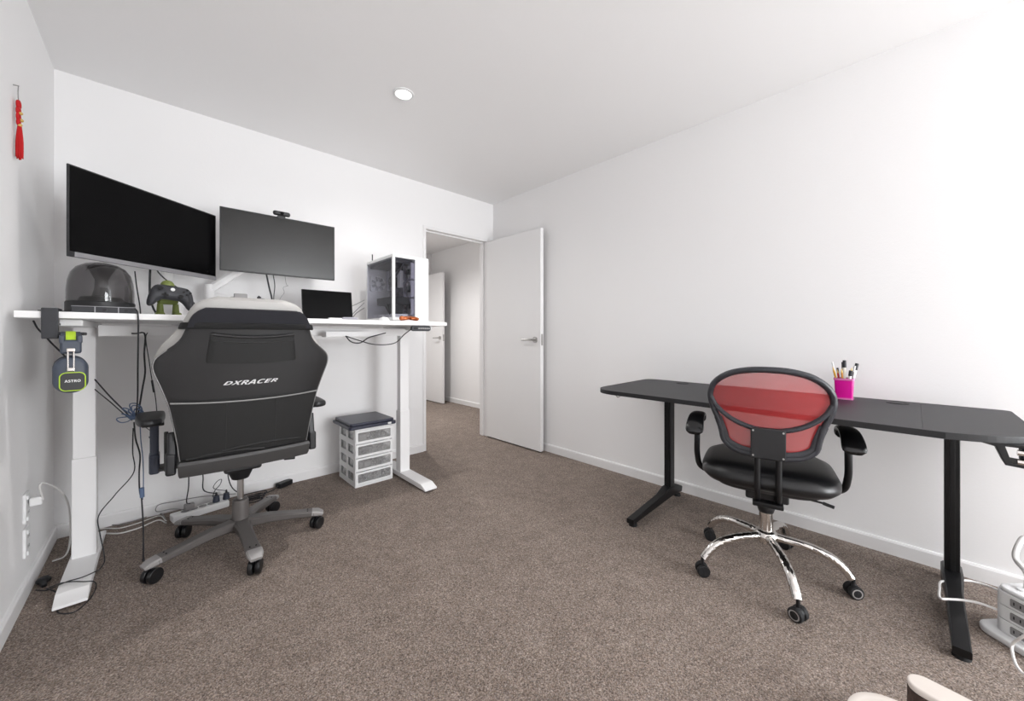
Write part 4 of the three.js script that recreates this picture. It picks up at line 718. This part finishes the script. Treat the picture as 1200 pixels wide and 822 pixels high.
// ------------------------------------------------------------------ left wall: tassel, sockets
{
  const t = thing('tassel_ornament', 'red knotted tassel hanging from a nail on the left wall', 'tassel', [XL, 1.96, -2.262]);
  part('nail', rod([-0.005, 0, 0], [0.014, 0.002, 0], 0.002), M.steel, t);
  part('cord', tube([[0.012, 0, 0], [0.012, -0.03, 0.004], [0.012, -0.055, -0.004]], 0.0015, 16), M.cableGrey, t);
  part('knot', [at(new THREE.TorusGeometry(0.012, 0.005, 8, 20).rotateY(PI / 2), 0.012, -0.066, -0.004), at(new THREE.TorusGeometry(0.011, 0.005, 8, 20).rotateY(PI / 2), 0.012, -0.09, -0.002), at(new THREE.TorusGeometry(0.012, 0.0045, 8, 20).rotateY(PI / 2), 0.012, -0.112, -0.003), at(new THREE.TorusGeometry(0.009, 0.0045, 8, 20).rotateY(PI / 2), 0.012, -0.132, -0.003)], M.red, t);
  part('bead', [at(new THREE.SphereGeometry(0.006, 14, 10), 0.018, -0.1, 0.004), at(new THREE.SphereGeometry(0.006, 14, 10), 0.018, -0.122, -0.006), at(new THREE.SphereGeometry(0.006, 14, 10), 0.016, -0.142, 0)], M.gold, t);
  const f = []; for (let i = 0; i < 40; i++) { const a = i * 2.4, r = 0.0085 * Math.sqrt(i / 40), L = 0.105 + rnd() * 0.015; f.push(tube([[0.0145 + Math.cos(a) * r * 0.5, -0.146, -0.002 + Math.sin(a) * r * 0.5], [0.0145 + Math.cos(a) * r, -0.2, -0.002 + Math.sin(a) * r], [0.0145 + Math.cos(a) * r, -0.15 - L, -0.002 + Math.sin(a) * r * 1.3]], 0.0016, 6, false, 5)); }
  const fr = part('fringe', f, M.red, t); fr.userData = { kind: 'stuff' };
}
{
  const za = onX(29, 612, XL).z;
  const mk = (y, label) => {
    const t = thing('wall_socket', label, 'socket', [XL, y, za], 0, 'white socket plates on the left wall');
    part('plate', at(ext(rrect(0.072, 0.116, 0.006), 0.009, 0.002, 4).rotateY(PI / 2), 0.0045, 0, 0), M.whitePlastic, t);
    for (const q of [-1, 1]) { part('switch', at(box(0.006, 0.016, 0.012, 0.002), 0.0105, 0.042 * q, 0.018), M.whitePlastic, t); part('slots', [boxAt(0.0088, 0.0096, 0.02 * q - 0.006, 0.02 * q + 0.006, -0.012, -0.009), boxAt(0.0088, 0.0096, 0.02 * q - 0.006, 0.02 * q + 0.006, 0.003, 0.006)], M.rubber, t); }
  };
  mk(0.352, 'white double socket plate on the left wall, upper one with the plug');
  mk(0.215, 'white double socket plate on the left wall, lower and empty one');
  const p = V(XL, 0.37, za);
  const c = thing('white_power_cord', 'white cord plugged into the left wall socket dropping behind the desk leg', 'cord', [p.x, p.y, p.z]);
  part('plug', [at(box(0.034, 0.034, 0.03, 0.006), 0.029, 0, 0)], M.whitePlastic, c);
  const pts = [V(p.x + 0.046, 0.37, za), onX(47, 568, -0.345), onX(62, 570, -0.33), onX(76, 582, -0.315), onX(81.5, 600, -0.31), onX(82, 635, -0.31), onX(76, 652, -0.315)].map((q) => q.sub(p));
  const e = onY(62, 658, 0.004).sub(p); pts.push(e);
  part('lead', tube(pts, 0.0035, 90), M.cableWhite, c);
}
// ------------------------------------------------------------------ floor: puck and its cable, power strip, adapters
const BACKZ = -2.62;
{
  const p = onY(48, 685, 0.0), t = thing('desk_puck', 'small black plug adaptor lying on the carpet beside the skirting', 'adaptor', [Math.max(p.x, XL + 0.038), 0, p.z], 0.4);
  part('body', [at(new THREE.SphereGeometry(0.022, 28, 18).scale(1, 0.6, 1.1), 0, 0.0133, 0)], M.blackPlastic, t);
  part('ring', at(new THREE.TorusGeometry(0.011, 0.0025, 8, 28).rotateX(PI / 2), 0.002, 0.0245, 0), M.darkPlastic, t);
  part('plug', at(box(0.016, 0.014, 0.03, 0.003), -0.008, 0.009, 0.03), M.blackPlastic, t);
}
const cable = (name, label, pts, r, m, extra = 6) => solo(name, tube(pts, r, pts.length * extra + 20, false, 7), m, label, 'cable');
cable('thin_cable', 'thin black cable looping round the left desk foot to the black adaptor', [onY(42, 692, 0.006), onY(55, 692, 0.004), onY(65, 688, 0.01), onY(71, 685, 0.05), onY(80, 681.5, 0.053), onY(96, 677, 0.053), onY(110, 671, 0.052), onY(117, 667, 0.01), onY(122, 660, 0.02), onZ(122, 650, -2.45), onZ(117, 625, -2.5), onZ(115, 607, -2.53), onZ(135, 580, -2.45), onZ(157, 553, -2.42), onZ(155.5, 530, -2.42), onZ(156, 502, -2.42)], 0.0022, M.cableBlack, 10);
cable('thin_cable', 'thin dark cable lying in a loop around the front of the left desk foot', [onY(54, 690, 0.004), onY(66, 695, 0.006), onY(66.5, 712, 0.004), onY(70, 719, 0.004), onY(86, 718, 0.004), onY(102, 706, 0.004), onY(112, 690, 0.004), onY(110, 682, 0.052), onY(98, 682, 0.053), onY(84, 682, 0.053), onY(73, 683.5, 0.053), onY(65, 686, 0.02), onY(58, 689, 0.004)], 0.0022, M.cableBlack, 10);
// hanging cables at the left of the chair
const HZ = -2.42;
cable('hanging_cable', 'long black cable hanging from the desk edge down to the blue bundle', [onZ(158, 362, -2.19), onZ(161, 366, -2.142), onZ(162, 376, -2.142), onZ(162, 395, -2.15), onZ(161.5, 430, -2.2), onZ(161, 470, -2.34), onZ(159, 490, HZ)], 0.0028, M.cableBlack);
cable('hanging_cable', 'dark braided cable drooping from under the desk to the blue bundle', [onZ(154, 391, HZ), onZ(160, 391, HZ), onZ(168, 390, HZ), onZ(170, 393, HZ), onZ(169, 415, HZ), onZ(170, 437, HZ), onZ(167, 455, HZ), onZ(164, 473, HZ), onZ(161, 490, HZ)], 0.0034, M.cableBlack);
cable('hanging_cable', 'thin cable with a dark sleeve hanging beside the chair shoulder', [onZ(173, 390, HZ), onZ(171, 394, HZ), onZ(175, 425, HZ), onZ(178, 445, HZ), onZ(182, 465, HZ), onZ(184, 485, HZ)], 0.0018, M.cableBlack);
solo('cable_sleeve', tube([onZ(178, 446, HZ), onZ(180.5, 460, HZ)], 0.004, 8, false, 8), M.cableBlack, 'short dark sleeve on the thin cable beside the chair', 'sleeve');
cable('hanging_cable', 'black cable slanting from behind the left desk leg to the blue bundle', [onZ(104, 437, -2.6), onZ(113, 447, -2.55), onZ(130, 466, -2.46), onZ(148, 484, HZ), onZ(155, 492, HZ)], 0.0028, M.cableBlack);
cable('hanging_cable', 'second slanting cable from behind the left desk leg below the first', [onZ(104, 450, -2.6), onZ(113, 458, -2.55), onZ(130, 472, -2.46), onZ(146, 486, HZ), onZ(155, 493, HZ)], 0.0022, M.cableBlack);
cable('hanging_cable', 'cable pair running down from the blue bundle to the dark connector', [onZ(157, 495, HZ), onZ(159, 515, HZ), onZ(164, 533, HZ), onZ(163, 555, HZ), onZ(164, 578, HZ), onZ(166.5, 586, HZ)], 0.003, M.cableBlack);
cable('hanging_cable', 'thin blue grey cable running down beside the cable pair', [onZ(164, 495, HZ), onZ(165, 515, HZ), onZ(167.5, 540, HZ), onZ(168, 570, HZ), onZ(167, 586, HZ)], 0.002, M.cableBlue);
cable('hanging_cable', 'single dark cable end hanging to the carpet below the connector', [onZ(166, 585, HZ), onZ(167.5, 610, HZ), onZ(168, 640, HZ), onZ(168, 656, HZ)], 0.003, M.cableBlack);
solo('cable_connector', [tube([onZ(166.2, 572, HZ), onZ(166.6, 583, HZ)], 0.0085, 6, false, 10)], M.cableBlue, 'blue grey in-line connector on the hanging cables', 'connector');
solo('cable_plug', [tube([onZ(168, 655, HZ), onZ(168, 667, HZ)], 0.005, 6, false, 10)], M.cableBlack, 'small black plug at the loose end of the hanging cable', 'plug');
cable('dangling_tag_cable', 'short thin lead from the bundle toward the black tag by the armrest', [onZ(162, 496, HZ), onZ(172, 502, HZ), onZ(180, 508, HZ)], 0.0015, M.cableBlack);
solo('cable_tag', at(box(0.024, 0.028, 0.012, 0.003).rotateZ(0.6), ...onZ(180, 513, HZ).toArray()), M.armNavy, 'small dark square tag hanging by the chair armrest', 'tag');
{
  const c = onZ(157, 488, HZ), g = [];
  for (let i = 0; i < 9; i++) { const a = rnd() * PI * 2, l = 0.03 + rnd() * 0.03, dx = Math.cos(a) * 0.7, dy = Math.abs(Math.sin(a)) * 0.9 - 0.25; g.push(tube([[c.x, c.y, c.z], [c.x + (dx - 0.35) * l, c.y + (dy + 0.2) * l * 1.2, c.z + 0.01 * rnd()], [c.x + dx * l * 1.2, c.y + dy * l * 1.6, c.z + 0.02 * rnd()], [c.x + (dx + 0.35) * l, c.y + (dy - 0.1) * l, c.z + 0.02], [c.x, c.y, c.z + 0.008]], 0.0022, 30, false, 6)); }
  const t = thing('cable_bundle', 'blue grey coil of tied cables hanging beside the chair armrest', 'cable bundle', [c.x, c.y, c.z]);
  part('coil', g.map((q) => q.translate(-c.x, -c.y, -c.z)), M.cableBlue, t);
  part('tie', [at(new THREE.SphereGeometry(0.014, 16, 12).scale(1.3, 0.8, 1), 0, -0.004, 0.004)], M.cableBlue, t);
}
// power strip behind the chair
{
  const a = onY(206, 607, 0.02), b = onY(262, 590, 0.02), m = a.clone().add(b).multiplyScalar(0.5), L = a.distanceTo(b) + 0.04, ang = -Math.atan2(b.z - a.z, b.x - a.x);
  const t = thing('power_strip', 'white power strip lying on the carpet behind the gaming chair', 'power strip', [m.x, 0, m.z], ang);
  part('body', at(box(L, 0.04, 0.07, 0.008), 0, 0.0205, 0), M.whitePlastic, t);
  for (let i = 0; i < 4; i++) part('outlet', at(cyl(0.018, 0.018, 0.002, 20), -L / 2 + 0.06 + i * (L - 0.1) / 4, 0.0415, 0), M.cableGrey, t);
  const s1 = thing('power_plug', 'grey plug pushed into the white power strip', 'plug', [m.x - 0.05, 0.042, m.z + 0.01], ang, 'plugs in the power strip');
  part('body', at(box(0.045, 0.035, 0.035, 0.006), 0, 0.018, 0), M.cableGrey, s1);
  for (const [q, lab] of [[0.075, 'navy black plug with white mark in the white power strip'], [0.125, 'smaller navy black plug at the end of the power strip']]) {
    const d = V(q, 0, 0).applyAxisAngle(V(0, 1, 0), ang), s = thing('power_plug', lab, 'plug', [m.x + d.x, 0.042, m.z + d.z], ang, 'plugs in the power strip');
    part('body', at(cyl(0.014, 0.018, 0.036, 16), 0, 0.018, 0), M.armNavy, s); part('strain_relief', at(cyl(0.004, 0.007, 0.02, 12), 0, 0.045, 0), M.cableBlack, s);
  }
  const top = (x, y, z) => { const d = V(x, 0, z).applyAxisAngle(V(0, 1, 0), ang); return V(m.x + d.x, y, m.z + d.z); };
  cable('upright_cable', 'black cable rising from the grey plug behind the chair seat', [top(-0.05, 0.078, 0.01), onZ(219, 590, m.z), onZ(221, 570, m.z), onZ(221, 540, m.z)], 0.003, M.cableBlack);
  cable('upright_cable', 'black cable rising from the navy plug with white mark', [top(0.075, 0.09, 0), onZ(239, 575, m.z), onZ(238, 560, m.z), onZ(237, 540, m.z)], 0.003, M.cableBlack);
  cable('upright_cable', 'black cable looping up from the smaller navy plug', [top(0.125, 0.09, 0), onZ(250, 572, m.z), onZ(255, 564, m.z), onZ(259.5, 562, m.z), onZ(258, 568, m.z), onZ(252, 575, m.z), onZ(249, 583, m.z)], 0.002, M.cableBlack);
  cable('floor_cable', 'grey cable curling over the power strip on the carpet', [top(-0.06, 0.05, 0.03), onY(200, 597, 0.05), onY(184, 600, 0.05), onY(186, 592, 0.06), onY(205, 588, 0.07), onY(232, 583, 0.08), onY(262, 580, 0.06), onY(276, 579, 0.03)], 0.0025, M.cableGrey);
  for (const [o, r, lab] of [[0, 0.0035, 'white cable running along the carpet to the power strip'], [-6, 0.003, 'second white cable along the back skirting to the power strip'], [-10, 0.003, 'grey cable lying closest to the back skirting']])
    cable('floor_cable', lab, [onY(110, 626 + o * 0.9, 0.004), onY(125, 625.5 + o, 0.004), onY(142, 625 + o, 0.004), onY(163, 619 + o, 0.004), onY(185, 610 + o * 0.8, 0.004), top(-L / 2 - 0.02, 0.006 + (o ? 0.012 : 0), 0.0)], r, o < -8 ? M.cableGrey : M.cableWhite);
}
{
  const p = onY(333, 570, 0.0), t = thing('power_brick', 'black power brick on the carpet near the drawer unit', 'power brick', [p.x, 0, p.z], 0.5);
  part('body', at(box(0.1, 0.034, 0.05, 0.008), 0, 0.0175, 0), M.blackPlastic, t);
  part('lead', [tube([[-0.05, 0.016, 0], [-0.09, 0.01, 0.01], [-0.14, 0.006, 0.0], [-0.2, 0.006, 0.02]], 0.003, 30), tube([[0.05, 0.016, 0], [0.07, 0.03, -0.01], [0.06, 0.12, -0.05], [0.08, 0.25, -0.08]], 0.002, 30)], M.cableBlack, t);
}
solo('cable_heap', [0, 1, 2, 3].map((i) => { const c = onY(297, 586, 0.01); return tube(Array.from({ length: 8 }, (_, k) => V(c.x + Math.cos(k * 0.9 + i) * (0.05 + 0.012 * i), 0.006 + 0.006 * i, c.z + Math.sin(k * 0.9 + i) * 0.03 - 0.02 * i)), 0.003, 50); }), M.cableBlack, 'small heap of coiled black cable on the carpet behind the chair base', 'cable');
cable('looping_cable', 'black cable hanging in a curve beside the chair gas lift', [onZ(267, 540, -2.6), onZ(268, 562, -2.6), onZ(274, 574, -2.6), onZ(285, 580, -2.6)], 0.0028, M.cableBlack);
// cables between monitors and desk
cable('monitor_cable', 'thin black cable dropping straight from the large monitor', [onZ(158, 318, -2.62), onZ(160, 335, -2.62), onZ(164, 360, -2.62), V(onZ(165, 368, -2.62).x, DESK.y + 0.003, -2.6)], 0.0026, M.cableBlack);
cable('monitor_cable', 'thick black cable hanging below the large monitor left of the controller', [onZ(176, 316, -2.6), onZ(175.5, 330, -2.6), onZ(176, 348, -2.6), onZ(180, 362, -2.6), V(onZ(186, 371, -2.6).x, DESK.y + 0.005, -2.6)], 0.0046, M.cableBlack);
cable('monitor_cable', 'black cable passing behind the green stand from the large monitor', [onZ(184, 317, -2.6), onZ(187, 321, -2.6), onZ(197, 330, -2.62), onZ(212, 340, -2.64), onZ(222, 349, -2.66), onZ(230, 360, -2.68), V(onZ(233, 368, -2.68).x, DESK.y + 0.004, -2.68)], 0.003, M.cableBlack);
cable('monitor_cable', 'thick black cable dropping from the grey monitor', [onZ(312, 320, -2.75), onZ(315, 335, -2.75), onZ(319, 352, -2.75), V(onZ(321, 365, -2.75).x, DESK.y + 0.005, -2.75)], 0.0048, M.cableBlack);
cable('monitor_cable', 'thin black cable bowing beside the thick one under the grey monitor', [onZ(320, 321, -2.75), onZ(322, 335, -2.75), onZ(321, 347, -2.75), V(onZ(320, 365, -2.75).x, DESK.y + 0.004, -2.745)], 0.0026, M.cableBlack);
cable('monitor_cable', 'fine grey cable wandering down from the grey monitor', [onZ(334, 324, -2.78), onZ(336, 334, -2.78), onZ(338, 335, -2.78), onZ(332, 337, -2.78), onZ(333, 343, -2.78), onZ(328, 351, -2.78), V(onZ(327, 365, -2.78).x, DESK.y + 0.003, -2.78)], 0.0012, M.cableGrey);
solo('cable_adapter', [at(box(0.062, 0.034, 0.022, 0.004), 0, 0, 0)].map((g) => at(g, onZ(282, 348, -2.6).x, onZ(282, 348, -2.6).y, -2.6)), M.cableGrey, 'grey rectangular cable adapter seen above the chair back', 'adapter');
cable('monitor_cable', 'grey lead running from the rectangular adapter', [onZ(276, 348, -2.6), onZ(268, 349, -2.6), onZ(258, 352, -2.6), V(onZ(250, 362, -2.6).x, DESK.y + 0.003, -2.6)], 0.003, M.cableGrey);
solo('small_box', at(box(0.05, 0.07, 0.04, 0.004), onZ(294, 350, -2.62).x, DESK.y + 0.04, -2.62), M.whitePlastic, 'small white box standing beside the grey adapter', 'box');
solo('black_plug_end', [tube([onZ(302, 348, -2.6), onZ(305, 350, -2.6)], 0.009, 8), tube([onZ(305, 350, -2.6), onZ(312, 352, -2.6), V(onZ(318, 362, -2.6).x, DESK.y + 0.003, -2.6)], 0.003, 14)], M.cableBlack, 'black plug end lying beside the small white box', 'plug');
for (const [i, y0, y1, x0] of [[0, 352, 362, 408], [1, 355, 373, 409], [2, 361, 374, 412]]) cable('computer_cable', ['upper thin grey cable slanting into the white computer', 'middle grey cable slanting into the white computer', 'lowest dark cable slanting into the white computer'][i], [onZ(427, y0, -2.82), onZ(418, (y0 + y1) / 2 - 0.5, -2.82), onZ(x0, y1, -2.82), V(onZ(x0 - 4, y1 + 8, -2.82).x, DESK.y + 0.003, -2.82)], i === 2 ? 0.004 : 0.0028, M.cableGrey);
// desk controller cable
cable('controller_cable', 'dark cable drooping under the white desk from the control panel', [onZ(482, 386, -2.18), onZ(474, 392, -2.22), onZ(463, 402, -2.26), onZ(440, 404, -2.3), onZ(420, 399, -2.34), onZ(405, 394, -2.38)], 0.003, M.cableBlack);
cable('controller_cable', 'second dark cable crossing under the white desk to a black plug', [onZ(405, 394, -2.36), onZ(412, 401, -2.33), onZ(422, 402, -2.3), onZ(432, 396, -2.28), onZ(444, 392.5, -2.26), onZ(452, 390.5, -2.25)], 0.0035, M.cableBlack);
// cord of the hanger and headset
cable('headset_cable', 'black headset cable dropping from the desk edge to the ear cup', [onZ(39, 376, -2.2), onZ(44, 385, -2.19), onZ(53, 394, -2.18), onZ(60, 402, -2.17), onZ(76, 418, -2.15), onZ(79, 424, -2.14)], 0.0028, M.cableBlack);
cable('desk_edge_cable', 'thin black cable lying on the desk beside the clamp', [onZ(44, 364, -2.24), onZ(58, 362, -2.24), onZ(75, 360, -2.26), onZ(92, 362, -2.28)].map((p) => V(p.x, DESK.y + 0.006, p.z)), 0.0024, M.cableBlack);
// cables at the black desk
cable('desk_leg_cable', 'white cable wrapped around the black desk leg to the socket tower', [onY(1172, 693, 0.06), onY(1155, 686, 0.06), onY(1136, 681, 0.06), onY(1118, 682, 0.07), onY(1103, 682, 0.08), onY(1101, 690, 0.085), onY(1103, 702, 0.09), onY(1112, 702.5, 0.092), onY(1130, 704, 0.092), onY(1150, 708, 0.085), onY(1174, 717, 0.08)], 0.004, M.cableWhite, 10);
cable('thick_white_cable', 'thick white cord arching up from the socket tower top', [V(2.15, 0.172, 0.262), V(2.15, 0.23, 0.262), onX(1190, 655, 2.2), onX(1193, 640, 2.24), onX(1202, 630, 2.28), onX(1222, 640, 2.32), V(2.4, 0.25, 0.5)], 0.008, M.cableWhite, 10);
cable('tower_cable', 'thin white cable drooping across the front of the socket tower', [onZ(1215, 738, 0.2), onZ(1196, 748, 0.18), onZ(1186, 757, 0.175), onZ(1188, 772, 0.17), onZ(1202, 792, 0.16), onZ(1220, 800, 0.17)], 0.003, M.cableWhite, 10);

scene.traverse((o) => { if (o.isMesh) { o.castShadow = true; o.receiveShadow = true; } });
renderer.render(scene, camera);
